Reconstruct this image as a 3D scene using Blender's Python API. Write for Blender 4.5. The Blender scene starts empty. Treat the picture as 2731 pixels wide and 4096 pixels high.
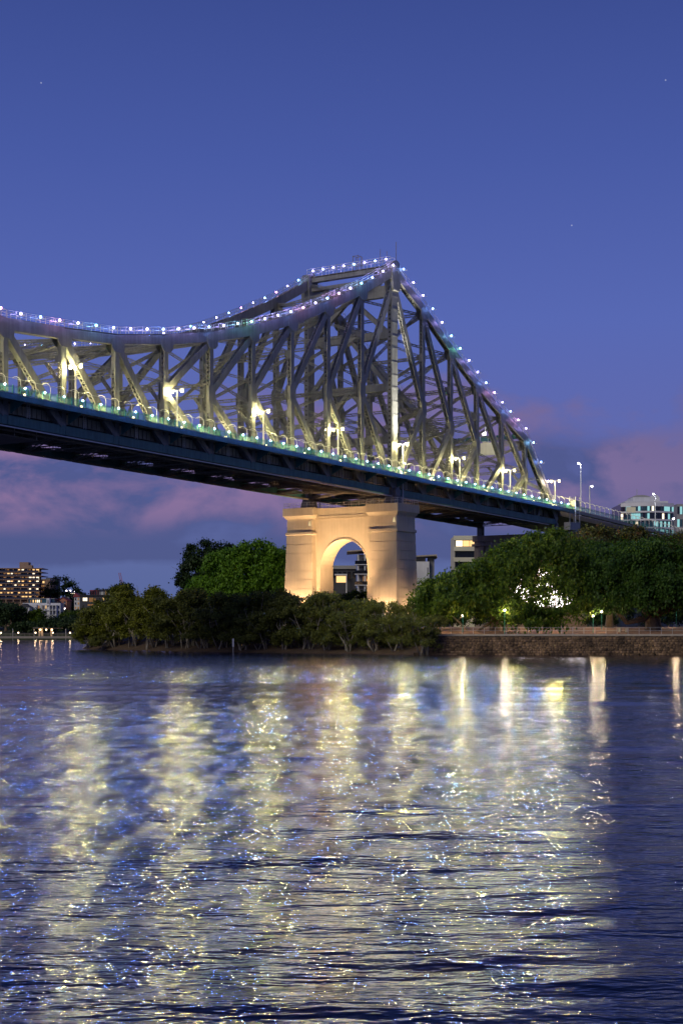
import bpy, math, random
import numpy as np
from mathutils import Vector, noise as mnoise

# ------------------------------------------------------------------ camera, sky, light
sc = bpy.context.scene
R = math.radians
FPX, CX, HY, CAMZ = 6000.0, 1365.5, 2520.0, 4.2      # focal length, centre and horizon in photo pixels (2731x4096)
cam_d = bpy.data.cameras.new('camera'); cam = bpy.data.objects.new('camera', cam_d)
sc.collection.objects.link(cam); sc.camera = cam
cam.location = (0, 0, CAMZ); cam.rotation_euler = (R(90), 0, 0)
cam_d.sensor_fit = 'VERTICAL'; cam_d.sensor_height = 36.0; cam_d.lens = 36.0*FPX/4096
cam_d.shift_y = (HY-2048)/4096; cam_d.clip_start = 0.5; cam_d.clip_end = 20000

sc.view_settings.view_transform = 'Standard'; sc.view_settings.look = 'None'
sc.view_settings.exposure = 0.0; sc.view_settings.gamma = 1.0
sc.render.engine = 'CYCLES'
cy = sc.cycles
cy.use_denoising = True
try: cy.denoiser = 'OPENIMAGEDENOISE'
except Exception: pass
cy.use_light_tree = True
cy.max_bounces = 5; cy.diffuse_bounces = 2; cy.glossy_bounces = 3; cy.transmission_bounces = 3; cy.transparent_max_bounces = 4
cy.sample_clamp_indirect = 6.0; cy.sample_clamp_direct = 0.0
cy.caustics_reflective = False; cy.caustics_refractive = False
cy.blur_glossy = 0.3

world = bpy.data.worlds.new('World'); sc.world = world; world.use_nodes = True
def build_world():
    nt = world.node_tree; N = nt.nodes; L = nt.links; N.clear()
    out = N.new('ShaderNodeOutputWorld'); bg = N.new('ShaderNodeBackground')
    tc = N.new('ShaderNodeTexCoord'); sep = N.new('ShaderNodeSeparateXYZ'); L.new(tc.outputs['Generated'], sep.inputs[0])
    def math_(op, a, b=None, clamp=False):
        n = N.new('ShaderNodeMath'); n.operation = op; n.use_clamp = clamp
        for i, v in enumerate((a, b)):
            if v is None: continue
            if isinstance(v, (int, float)): n.inputs[i].default_value = v
            else: L.new(v, n.inputs[i])
        return n.outputs[0]
    def ramp(fac, stops, interp='EASE'):
        r = N.new('ShaderNodeValToRGB'); r.color_ramp.interpolation = interp
        e = r.color_ramp.elements
        e[0].position = stops[0][0]; e[0].color = (*stops[0][1], 1)
        e[1].position = stops[-1][0]; e[1].color = (*stops[-1][1], 1)
        for p, c in stops[1:-1]:
            k = e.new(p); k.color = (*c, 1)
        L.new(fac, r.inputs[0]); return r.outputs[0]
    def mix(fac, a, b):
        m = N.new('ShaderNodeMix'); m.data_type = 'RGBA'
        if isinstance(fac, (int, float)): m.inputs[0].default_value = fac
        else: L.new(fac, m.inputs[0])
        for i, v in ((6, a), (7, b)):
            if isinstance(v, tuple): m.inputs[i].default_value = (*v, 1)
            else: L.new(v, m.inputs[i])
        return m.outputs[2]
    el = sep.outputs['Z']
    base = ramp(el, [(0.0, (.095, .135, .32)), (.05, (.110, .145, .35)), (.12, (.120, .145, .42)), (.20, (.096, .140, .45)),
                     (.30, (.064, .103, .37)), (.40, (.042, .071, .275)), (1.0, (.020, .036, .150))], 'LINEAR')
    # clouds: flat layers near the horizon, all the way round
    mp = N.new('ShaderNodeMapping'); mp.inputs['Scale'].default_value = (1, 1, 2.0); mp.inputs['Location'].default_value = (3.1, 1.7, 0.35)
    L.new(tc.outputs['Generated'], mp.inputs[0])
    n1 = N.new('ShaderNodeTexNoise'); n1.inputs['Scale'].default_value = 13.0; n1.inputs['Detail'].default_value = 8; n1.inputs['Roughness'].default_value = .56
    n1.inputs['Distortion'].default_value = .25; L.new(mp.outputs[0], n1.inputs['Vector'])
    n2 = N.new('ShaderNodeTexNoise'); n2.inputs['Scale'].default_value = 4.2; n2.inputs['Detail'].default_value = 3; L.new(mp.outputs[0], n2.inputs['Vector'])
    nz = math_('ADD', math_('MULTIPLY', n1.outputs['Fac'], .5), math_('MULTIPLY', n2.outputs['Fac'], .5))
    band = ramp(el, [(0.0, (.0,)*3), (.038, (.0,)*3), (.050, (.9,)*3), (.066, (.85,)*3), (.085, (.80,)*3), (.112, (.72,)*3), (.135, (.30,)*3), (.19, (0,)*3), (1.0, (0,)*3)], 'LINEAR')
    dens = math_('MULTIPLY', math_('SUBTRACT', math_('ADD', nz, math_('MULTIPLY', band, .30)), .575), 8.5, True)
    dens = math_('MULTIPLY', dens, ramp(el, [(0, (0,)*3), (.03, (.2,)*3), (.045, (.8,)*3), (.17, (.9,)*3), (.2, (0,)*3), (1, (0,)*3)], 'LINEAR'))
    puff = ramp(n1.outputs['Fac'], [(.40, (0,)*3), (.57, (1,)*3), (1.0, (1,)*3)], 'LINEAR')
    glow = ramp(el, [(0, (0,)*3), (.060, (0,)*3), (.076, (.75,)*3), (.098, (1,)*3), (.125, (.8,)*3), (.2, (.6,)*3), (1, (0,)*3)], 'LINEAR')
    west = math_('ADD', math_('MULTIPLY', sep.outputs['X'], -1.6), .62, True)         # clouds catch more of the last light on one side
    ccol = mix(math_('MULTIPLY', puff, glow), (.070, .088, .230), mix(west, (.150, .130, .275), (.37, .20, .335)))
    col = mix(math_('MULTIPLY', dens, .9), base, ccol)
    # a few faint stars
    vo = N.new('ShaderNodeTexVoronoi'); vo.inputs['Scale'].default_value = 44.0; L.new(tc.outputs['Generated'], vo.inputs['Vector'])
    wn = N.new('ShaderNodeTexWhiteNoise'); wn.noise_dimensions = '3D'; L.new(vo.outputs['Color'], wn.inputs[0])
    star = math_('MULTIPLY', math_('LESS_THAN', vo.outputs['Distance'], .022), math_('GREATER_THAN', wn.outputs['Value'], .78))
    star = math_('MULTIPLY', star, math_('GREATER_THAN', el, .16))
    col = mix(math_('MULTIPLY', star, .32), col, (.75, .78, .95))
    # last trace of twilight from a sun below the horizon
    sky = N.new('ShaderNodeTexSky'); sky.sky_type = 'NISHITA'; sky.sun_disc = False; sky.sun_elevation = R(-4); sky.sun_rotation = R(200)
    add = N.new('ShaderNodeMix'); add.data_type = 'RGBA'; add.blend_type = 'ADD'; add.inputs[0].default_value = .02
    L.new(col, add.inputs[6]); L.new(sky.outputs[0], add.inputs[7])
    L.new(add.outputs[2], bg.inputs[0]); bg.inputs[1].default_value = 1.0
    L.new(bg.outputs[0], out.inputs[0])
build_world()
world.cycles.sampling_method = 'NONE'      # smooth sky, no need to sample it as a lamp

sd = bpy.data.lights.new('twilight_sun', 'SUN'); sun = bpy.data.objects.new('twilight_sun', sd); sc.collection.objects.link(sun)
sd.energy = 1.35; sd.angle = R(25); sd.color = (1.0, .90, .70)
sun.rotation_euler = Vector((.55, .80, -.52)).to_track_quat('-Z', 'Y').to_euler()   # glow of the city behind the viewer

# ------------------------------------------------------------------ materials
MATS = {}
def mat(name, col, rough=.6, metal=0.0, var=0.0, vscale=1.0, bump=0.0, bscale=8.0, emit=None, estr=0.0, streak=0.0, spec=.5, col2=None):
    m = bpy.data.materials.new(name); m.use_nodes = True; nt = m.node_tree; N = nt.nodes; L = nt.links
    b = N['Principled BSDF']; b.inputs['Base Color'].default_value = (*col, 1); b.inputs['Roughness'].default_value = rough; b.inputs['Metallic'].default_value = metal
    b.inputs['Specular IOR Level'].default_value = spec
    if var or bump or streak:
        tc = N.new('ShaderNodeTexCoord')
        n = N.new('ShaderNodeTexNoise'); n.inputs['Scale'].default_value = vscale; n.inputs['Detail'].default_value = 6; n.inputs['Roughness'].default_value = .6
        L.new(tc.outputs['Object'], n.inputs['Vector'])
        r = N.new('ShaderNodeValToRGB'); r.color_ramp.elements[0].position = .3; r.color_ramp.elements[1].position = .7
        lo = col2 or tuple(c*(1-var) for c in col); hi = tuple(min(1, c*(1+var)) for c in col)
        r.color_ramp.elements[0].color = (*lo, 1); r.color_ramp.elements[1].color = (*hi, 1)
        L.new(n.outputs['Fac'], r.inputs[0]); src = r.outputs[0]
        if streak:
            mp = N.new('ShaderNodeMapping'); mp.inputs['Scale'].default_value = (1.6, 1.6, .07); L.new(tc.outputs['Object'], mp.inputs[0])
            n2 = N.new('ShaderNodeTexNoise'); n2.inputs['Scale'].default_value = 1.3; n2.inputs['Detail'].default_value = 5; L.new(mp.outputs[0], n2.inputs['Vector'])
            r2 = N.new('ShaderNodeValToRGB'); r2.color_ramp.elements[0].position = .42; r2.color_ramp.elements[1].position = .62
            r2.color_ramp.elements[0].color = (1-streak,)*3+(1,); r2.color_ramp.elements[1].color = (1, 1, 1, 1); L.new(n2.outputs['Fac'], r2.inputs[0])
            mm = N.new('ShaderNodeMix'); mm.data_type = 'RGBA'; mm.blend_type = 'MULTIPLY'; mm.inputs[0].default_value = 1
            L.new(src, mm.inputs[6]); L.new(r2.outputs[0], mm.inputs[7]); src = mm.outputs[2]
        L.new(src, b.inputs['Base Color'])
        if bump:
            nb = N.new('ShaderNodeTexNoise'); nb.inputs['Scale'].default_value = bscale; nb.inputs['Detail'].default_value = 5; L.new(tc.outputs['Object'], nb.inputs['Vector'])
            bp = N.new('ShaderNodeBump'); bp.inputs['Strength'].default_value = bump; bp.inputs['Distance'].default_value = .15
            L.new(nb.outputs['Fac'], bp.inputs['Height']); L.new(bp.outputs[0], b.inputs['Normal'])
    if emit:
        b.inputs['Emission Color'].default_value = (*emit, 1); b.inputs['Emission Strength'].default_value = estr
    MATS[name] = m; return m
def vary_islands(m, lo, hi):
    nt = m.node_tree; N = nt.nodes; L = nt.links; b = N['Principled BSDF']; src = b.inputs['Base Color'].links[0].from_socket
    g = N.new('ShaderNodeNewGeometry'); r = N.new('ShaderNodeMapRange'); L.new(g.outputs['Random Per Island'], r.inputs[0]); r.inputs[3].default_value = lo; r.inputs[4].default_value = hi
    mx = N.new('ShaderNodeMix'); mx.data_type = 'RGBA'; mx.blend_type = 'MULTIPLY'; mx.inputs[0].default_value = 1; L.new(src, mx.inputs[6]); L.new(r.outputs[0], mx.inputs[7]); L.new(mx.outputs[2], b.inputs['Base Color'])
def glow(name, col, strength, sampled=True):
    m = bpy.data.materials.new(name); m.use_nodes = True; nt = m.node_tree; nt.nodes.clear()
    o = nt.nodes.new('ShaderNodeOutputMaterial'); e = nt.nodes.new('ShaderNodeEmission'); e.inputs[0].default_value = (*col, 1); e.inputs[1].default_value = strength
    nt.links.new(e.outputs[0], o.inputs[0]); MATS[name] = m
    try: m.cycles.emission_sampling = 'FRONT' if sampled else 'NONE'
    except Exception: pass
    return m
def leaf(name, dark, light, transl=.35, tip=None):
    m = bpy.data.materials.new(name); m.use_nodes = True; nt = m.node_tree; N = nt.nodes; L = nt.links; N.clear()
    o = N.new('ShaderNodeOutputMaterial'); g = N.new('ShaderNodeNewGeometry')
    r = N.new('ShaderNodeValToRGB'); e = r.color_ramp.elements
    e[0].position = 0; e[0].color = (*dark, 1); e[1].position = 1; e[1].color = (*light, 1)
    if tip: k = e.new(.93); k.color = (*light, 1); e[2].color = (*tip, 1)
    tc = N.new('ShaderNodeTexCoord'); nn = N.new('ShaderNodeTexNoise'); nn.inputs['Scale'].default_value = .55; nn.inputs['Detail'].default_value = 3; L.new(tc.outputs['Object'], nn.inputs['Vector'])
    a1 = N.new('ShaderNodeMath'); a1.operation = 'MULTIPLY_ADD'; L.new(nn.outputs['Fac'], a1.inputs[0]); a1.inputs[1].default_value = 2.8; a1.inputs[2].default_value = -1.3
    a2 = N.new('ShaderNodeMath'); a2.operation = 'MULTIPLY_ADD'; a2.use_clamp = True; L.new(g.outputs['Random Per Island'], a2.inputs[0]); a2.inputs[1].default_value = .75; L.new(a1.outputs[0], a2.inputs[2])
    L.new(a2.outputs[0], r.inputs[0])
    d = N.new('ShaderNodeBsdfPrincipled'); d.inputs['Roughness'].default_value = .55; d.inputs['Specular IOR Level'].default_value = .3; L.new(r.outputs[0], d.inputs['Base Color'])
    t = N.new('ShaderNodeBsdfTranslucent'); L.new(r.outputs[0], t.inputs[0])
    mx = N.new('ShaderNodeMixShader'); mx.inputs[0].default_value = transl
    L.new(d.outputs[0], mx.inputs[1]); L.new(t.outputs[0], mx.inputs[2]); L.new(mx.outputs[0], o.inputs[0]); MATS[name] = m; return m

steel = mat('grey_steel_paint', (.190, .194, .196), .5, 0, .22, .35, .12, 9, streak=.22)
steel_d = mat('brown_grey_steel_paint', (.15, .13, .11), .6, 0, .25, .5, streak=.2)
teal = mat('teal_steel_paint', (.050, .165, .165), .45, 0, .18, .4, streak=.2)
teal_rail = mat('green_rail_paint', (.03, .28, .20), .45)
hoop_w = mat('white_hoop_paint', (.66, .66, .60), .4, 0)
galv = mat('galvanised_steel', (.48, .48, .46), .4, .3, .1, 2)
cream_panel = mat('cream_girder_paint', (.36, .34, .28), .6, 0, .2, .6, streak=.25)
asphalt = mat('asphalt', (.05, .05, .052), .9, 0, .2, 3)
path_conc = mat('walkway_concrete', (.32, .30, .27), .85, 0, .15, 1.5)
conc = mat('pier_concrete', (.48, .41, .30), .85, 0, .09, .35, .15, 3, streak=.07)
conc_b = mat('anchor_pier_concrete', (.42, .345, .28), .85, 0, .12, .4, .2, 3, streak=.2)
hole_shade_mat = mat('hole_shade', (.05, .045, .04), .9)
pole_w = mat('pale_lamp_pole', (.62, .63, .62), .45, .2)
white_wall = mat('white_render', (.66, .67, .70), .8, 0, .07, .5, streak=.08)
cream_wall = mat('cream_render', (.60, .58, .44), .8, 0, .06, .5)
grey_wall = mat('grey_render', (.30, .30, .30), .8, 0, .08, .5)
dark_wall = mat('charcoal_cladding', (.045, .048, .06), .7, 0, .2, .5)
brick_wall = mat('orange_brick_wall', (.42, .19, .12), .85, 0, .15, 1.5)
tan_wall = mat('tan_brick_wall', (.30, .20, .14), .85, 0, .15, 1.2)
red_roof = mat('red_roof_tiles', (.24, .045, .05), .8, 0, .2, 2)
glass_d = mat('dark_window_glass', (.012, .016, .026), .08, 0, spec=.8)
glass_t = mat('teal_window_glass', (.03, .09, .11), .08, 0, spec=.8)
lit_warm = glow('lit_window_warm', (1.0, .60, .24), 1.5, False)
lit_pale = glow('lit_window_pale', (1.0, .83, .58), 2.0, False)
lit_dim = glow('lit_window_dim', (.85, .42, .16), .30, False)
lit_cool = glow('lit_window_cool', (.40, .86, .90), .75, False)
lit_white = glow('lit_glass_white', (1.0, .88, .90), 7.0)
lamp_y = glow('sodium_lamp_glow', (1.0, .84, .36), 14.0, False)
flood_y = glow('deck_flood_glow', (1.0, .86, .42), 12.0, False)
lamp_rail = glow('railing_lamp_glow', (.45, .75, 1.0), 16.0, False)
lamp_w = glow('white_lamp_glow', (.90, .90, 1.0), 10.0, False)
lamp_park = glow('park_lamp_glow', (1.0, .80, .55), 10.0, False)
CHC = [(.42, .34, 1.0), (.18, .32, 1.0), (.20, .75, .60), (.80, .42, .95), (.26, .56, 1.0)]
CH = [glow('chord_lamp_violet', (.47, .42, 1.0), 26.0, False), glow('chord_lamp_blue', (.24, .42, 1.0), 26.0, False), glow('chord_lamp_green', (.20, .85, .50), 26.0, False),
      glow('chord_lamp_pink', (.95, .42, .90), 26.0, False), glow('chord_lamp_cyan', (.22, .62, 1.0), 26.0, False)]
bark = mat('fig_bark', (.16, .12, .085), .9, 0, .3, 1.5, .4, 6)
bark_p = mat('pale_mangrove_bark', (.30, .27, .22), .85, 0, .3, 2.0, .3, 6)
leaf_fig = leaf('fig_leaf', (.028, .066, .006), (.130, .215, .017), .40, (.21, .26, .02))
leaf_figd = leaf('dark_fig_leaf', (.020, .058, .007), (.068, .140, .016), .35)
leaf_lime = leaf('lime_fig_leaf', (.060, .155, .009), (.18, .35, .022), .35)
leaf_man = leaf('mangrove_leaf', (.070, .086, .017), (.185, .205, .034), .3)
leaf_man2 = leaf('bright_mangrove_leaf', (.085, .105, .010), (.24, .26, .026), .35)
leaf_dark = leaf('evergreen_leaf', (.012, .032, .010), (.040, .075, .020), .25)
leaf_rust = leaf('rusty_hedge_leaf', (.040, .055, .014), (.11, .105, .028), .3, (.18, .08, .035))
mud = mat('mud_bank', (.085, .055, .032), .9, 0, .35, .6, .5, 2)
stone_m = mat('seawall_stone', (.18, .118, .066), .9, 0, .5, .35, .5, 3, col2=(.040, .026, .016))
vary_islands(stone_m, .45, 1.5)
coping_m = mat('coping_concrete', (.38, .33, .26), .85, 0, .15, 1)
path_m = mat('park_path', (.42, .33, .24), .9, 0, .12, .8)
grass_m = mat('park_grass', (.035, .07, .015), .95, 0, .4, .7, .4, 4)
leaf_litter = mat('leaf_litter_earth', (.25, .125, .06), .95, 0, .35, .8, .3, 5)
far_ground = mat('far_bank_earth', (.03, .045, .02), .95, 0, .4, .05)
timber = mat('jetty_concrete', (.26, .23, .2), .8, 0, .15, .8)
crane_r = mat('red_crane_paint', (.35, .06, .05), .6)
sign_w = mat('white_sign', (.75, .75, .74), .6)

# ------------------------------------------------------------------ mesh helpers
C = sc.collection
def tag(o, label=None, cat=None, group=None, kind=None):
    if label: o['label'] = label
    if cat: o['category'] = cat
    if group: o['group'] = group
    if kind: o['kind'] = kind
    return o
def root(name, loc, label, cat, group=None):
    o = bpy.data.objects.new(name, None); C.objects.link(o); o.location = loc; o.empty_display_size = .5
    return tag(o, label, cat, group)
V3 = Vector
class MB:
    def __init__(s, org=(0, 0, 0)): s.v = []; s.f = []; s.o = V3(org)
    def hexa(s, P, ends=True):                    # 8 points: 4 at one end, 4 at the other
        n = len(s.v); s.v += [tuple(V3(p)-s.o) for p in P]
        q = [(0, 1, 5, 4), (1, 2, 6, 5), (2, 3, 7, 6), (3, 0, 4, 7)]
        if ends: q += [(3, 2, 1, 0), (4, 5, 6, 7)]
        s.f += [tuple(n+i for i in k) for k in q]; return s
    def beam(s, p0, p1, w, h, side=None, ends=True):   # w along side, h along the third axis
        p0 = V3(p0); p1 = V3(p1); d = (p1-p0)
        if d.length < 1e-6: return s
        d.normalize()
        side = V3(side) if side is not None else V3((0, 0, 1)).cross(d)
        if side.length < 1e-4: side = V3((1, 0, 0))
        side = (side-d*side.dot(d)).normalized(); n = d.cross(side)
        a = side*(w/2); b = n*(h/2)
        return s.hexa([p0-a-b, p0+a-b, p0+a+b, p0-a+b, p1-a-b, p1+a-b, p1+a+b, p1-a+b], ends)
    def box(s, x0, x1, y0, y1, z0, z1):
        return s.hexa([(x0, y0, z0), (x1, y0, z0), (x1, y1, z0), (x0, y1, z0), (x0, y0, z1), (x1, y0, z1), (x1, y1, z1), (x0, y1, z1)])
    def tube(s, pts, rads, n=6, caps=True):
        pts = [V3(p) for p in pts]; base = len(s.v); prev = None
        for i, p in enumerate(pts):
            d = (pts[min(i+1, len(pts)-1)]-pts[max(i-1, 0)]).normalized()
            a = prev if prev is not None else (V3((1, 0, 0)) if abs(d.x) < .9 else V3((0, 1, 0)))
            a = (a-d*a.dot(d)).normalized(); prev = a; b = d.cross(a); r = rads[i] if hasattr(rads, '__len__') else rads
            for k in range(n):
                t = 2*math.pi*k/n; s.v.append(tuple(p+a*(r*math.cos(t))+b*(r*math.sin(t))-s.o))
        for i in range(len(pts)-1):
            for k in range(n):
                s.f.append((base+i*n+k, base+i*n+(k+1) % n, base+(i+1)*n+(k+1) % n, base+(i+1)*n+k))
        if caps:
            s.f.append(tuple(base+k for k in reversed(range(n)))); m = base+(len(pts)-1)*n; s.f.append(tuple(m+k for k in range(n)))
        return s
    def ball(s, c, r, seg=8, rings=5, sz=1.0):
        c = V3(c)-s.o; base = len(s.v); s.v.append((c.x, c.y, c.z+r*sz))
        for i in range(1, rings):
            a = math.pi*i/rings
            for k in range(seg):
                t = 2*math.pi*k/seg; s.v.append((c.x+r*math.sin(a)*math.cos(t), c.y+r*math.sin(a)*math.sin(t), c.z+r*sz*math.cos(a)))
        s.v.append((c.x, c.y, c.z-r*sz)); last = len(s.v)-1
        for k in range(seg):
            s.f.append((base, base+1+k, base+1+(k+1) % seg)); q = base+1+(rings-2)*seg; s.f.append((last, q+(k+1) % seg, q+k))
        for i in range(rings-2):
            for k in range(seg):
                a = base+1+i*seg; s.f.append((a+k, a+seg+k, a+seg+(k+1) % seg, a+(k+1) % seg))
        return s
    def prism(s, poly, dirv):                     # polygon extruded along dirv
        n = len(poly); b = len(s.v); d = V3(dirv)
        s.v += [tuple(V3(p)-s.o) for p in poly]+[tuple(V3(p)+d-s.o) for p in poly]
        s.f += [tuple(b+i for i in reversed(range(n))), tuple(b+n+i for i in range(n))]
        s.f += [(b+i, b+(i+1) % n, b+n+(i+1) % n, b+n+i) for i in range(n)]
        return s
    def mesh(s, name, m):
        me = bpy.data.meshes.new(name); me.from_pydata(s.v, [], s.f); me.materials.append(m); me.update(); return me
    def build(s, name, m, parent=None, smooth=False, **kw):
        me = s.mesh(name, m)
        if smooth: me.polygons.foreach_set('use_smooth', [True]*len(me.polygons))
        o = bpy.data.objects.new(name, me); C.objects.link(o)
        if parent is not None: o.parent = parent
        return tag(o, **kw) if kw else o
LIGHTS = {}
def lamp_light(parent, loc, col, watts, r):
    """the light of one lamp: a small glowing sphere just around its bulb"""
    k = (col, watts, r)
    if k not in LIGHTS:
        d = bpy.data.lights.new('lamp_light', 'POINT'); d.energy = watts; d.color = col; d.shadow_soft_size = r; LIGHTS[k] = d
    o = bpy.data.objects.new('lamp_light', LIGHTS[k]); C.objects.link(o); o.parent = parent; o.location = loc; return o
def place(name, me, parent, loc):
    o = bpy.data.objects.new(name, me); C.objects.link(o); o.parent = parent; o.location = loc; return o
def copy_tree(o, parent=None):
    c = o.copy(); C.objects.link(c); c.parent = parent
    for ch in o.children: copy_tree(ch, c)
    return c
def at(x, y, Y): return V3(((x-CX)/FPX*Y, Y, CAMZ+(HY-y)/FPX*Y))     # photo pixel at depth Y

# ------------------------------------------------------------------ water
rng = np.random.default_rng(7); random.seed(7)
def build_water():
    # one sheet; rows get wider with distance, real swell in the mesh, small ripples in the material
    ys = [4.0]
    while ys[-1] < 420: ys.append(ys[-1]*1.0085+.02)
    while ys[-1] < 9000: ys.append(ys[-1]*1.25)
    ys = np.array([-60, -20, -5, 0]+ys); nx = 420
    X = np.empty((len(ys), nx)); Y = np.empty_like(X)
    for i, y in enumerate(ys):
        half = max(30, abs(y)*.42+25) if y < 420 else y*1.5
        X[i] = np.linspace(-half, half, nx); Y[i] = y
    Z = np.zeros_like(X); g = np.random.default_rng(3)
    for lam, slope in ((11, .010), (7, .014), (4.4, .018), (2.9, .022), (1.9, .026), (1.25, .030), (.85, .030), (.6, .026)):
        fade = np.clip(1.6-Y/(lam*42), 0, 1)*(Y > -10)          # finer waves fade where the rows are too wide to carry them
        for k in range(7):
            th = math.pi/2+g.normal(0, .30); l_ = lam*g.uniform(.8, 1.25); kx, ky = math.cos(th)*2*math.pi/l_, math.sin(th)*2*math.pi/l_
            Z += fade*slope*.5*l_/(2*math.pi)*np.sin(kx*X+ky*Y+g.uniform(0, 6.28))
    v = np.stack([X, Y, Z], -1).reshape(-1, 3)
    idx = np.arange(len(ys)*nx).reshape(len(ys), nx)
    f = np.stack([idx[:-1, :-1], idx[:-1, 1:], idx[1:, 1:], idx[1:, :-1]], -1).reshape(-1, 4)
    me = np_mesh('river_water', v, f); me.polygons.foreach_set('use_smooth', np.ones(len(f), bool))
    m = bpy.data.materials.new('river_water'); m.use_nodes = True; nt = m.node_tree; N = nt.nodes; L = nt.links
    b = N['Principled BSDF']; b.inputs['Base Color'].default_value = (.002, .008, .035, 1); b.inputs['Roughness'].default_value = .12; b.inputs['IOR'].default_value = 1.33
    tc = N.new('ShaderNodeTexCoord')
    def nz(scale, sx, sy, detail, rough=.55, dist=0.0):
        mp = N.new('ShaderNodeMapping'); mp.inputs['Scale'].default_value = (sx, sy, 1); L.new(tc.outputs['Object'], mp.inputs[0])
        n = N.new('ShaderNodeTexNoise'); n.inputs['Scale'].default_value = scale; n.inputs['Detail'].default_value = detail; n.inputs['Roughness'].default_value = rough; n.inputs['Distortion'].default_value = dist
        L.new(mp.outputs[0], n.inputs['Vector']); return n.outputs['Fac']
    # wind lanes: bands of calmer and rougher water lying across the river
    wob = nz(.012, 1.0, 1.6, 3, .55); sy_ = N.new('ShaderNodeSeparateXYZ'); L.new(tc.outputs['Object'], sy_.inputs[0])
    wm = N.new('ShaderNodeMath'); wm.operation = 'MULTIPLY_ADD'; L.new(wob, wm.inputs[0]); wm.inputs[1].default_value = .26; wm.inputs[2].default_value = -.13
    yd = N.new('ShaderNodeMath'); yd.operation = 'MULTIPLY_ADD'; L.new(sy_.outputs['Y'], yd.inputs[0]); yd.inputs[1].default_value = 1/300; L.new(wm.outputs[0], yd.inputs[2])
    lr = N.new('ShaderNodeValToRGB'); L.new(yd.outputs[0], lr.inputs[0]); e = lr.color_ramp.elements
    e[0].position = 0; e[0].color = (1, 1, 1, 1); e[1].position = 1; e[1].color = (.55, .55, .55, 1)
    for p, c in ((.275, 1), (.315, .42), (.385, .38), (.415, 1), (.56, .95), (.63, .55)): k = e.new(p); k.color = (c, c, c, 1)
    rr_ = N.new('ShaderNodeMapRange'); L.new(lr.outputs[0], rr_.inputs[0]); rr_.inputs[1].default_value = .16; rr_.inputs[2].default_value = 1.0; rr_.inputs[3].default_value = .09; rr_.inputs[4].default_value = .115
    # cat's paws: small smoother and more ruffled patches
    paw = nz(.5, 3.0, .6, 4, .62); pr_ = N.new('ShaderNodeMapRange'); L.new(paw, pr_.inputs[0])
    pr_.inputs[1].default_value = .40; pr_.inputs[2].default_value = .62; pr_.inputs[3].default_value = .55; pr_.inputs[4].default_value = 1.9
    pm_ = N.new('ShaderNodeMath'); pm_.operation = 'MULTIPLY'; L.new(rr_.outputs[0], pm_.inputs[0]); L.new(pr_.outputs[0], pm_.inputs[1])
    L.new(pm_.outputs[0], b.inputs['Roughness'])
    hs = None
    for n, w in ((nz(.55, .45, 1, 2), .07), (nz(.35, 3.0, 1, 2), .032), (nz(1.9, .38, 1, 2, .5, .25), .060), (nz(5.0, .42, 1, 2, .5, .2), .038), (nz(12.0, .50, 1, 1, .5, .1), .011)):
        k = N.new('ShaderNodeMath'); k.operation = 'MULTIPLY'; L.new(n, k.inputs[0]); k.inputs[1].default_value = w
        if hs is None: hs = k.outputs[0]
        else:
            a = N.new('ShaderNodeMath'); a.operation = 'ADD'; L.new(hs, a.inputs[0]); L.new(k.outputs[0], a.inputs[1]); hs = a.outputs[0]
    k = N.new('ShaderNodeMath'); k.operation = 'MULTIPLY'; L.new(hs, k.inputs[0]); L.new(lr.outputs[0], k.inputs[1])
    bp = N.new('ShaderNodeBump'); bp.inputs['Strength'].default_value = 1.0; bp.inputs['Distance'].default_value = 1.0
    L.new(k.outputs[0], bp.inputs['Height']); L.new(bp.outputs[0], b.inputs['Normal'])
    me.materials.append(m)
    o = bpy.data.objects.new('river_water', me); C.objects.link(o); tag(o, 'dark blue rippled river with long broken reflections of lamps', 'river', kind='structure')
    # the soft glow from behind the viewer has no reflection in this water; leaving it out keeps the lamp reflections free of noise
    lc = bpy.data.collections.new('glow_receivers'); lc.objects.link(o); lc.collection_objects[0].light_linking.link_state = 'EXCLUDE'; sun.light_linking.receiver_collection = lc
def np_mesh(name, v, f):
    me = bpy.data.meshes.new(name); v = np.asarray(v, np.float32); f = np.asarray(f, np.int32); k = f.shape[1]
    me.vertices.add(len(v)); me.vertices.foreach_set('co', v.ravel())
    me.loops.add(f.size); me.loops.foreach_set('vertex_index', f.ravel())
    me.polygons.add(len(f)); me.polygons.foreach_set('loop_start', np.arange(0, f.size, k, dtype=np.int32)); me.polygons.foreach_set('loop_total', np.full(len(f), k, np.int32))
    me.update(calc_edges=True); me.validate(); return me
build_water()

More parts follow.
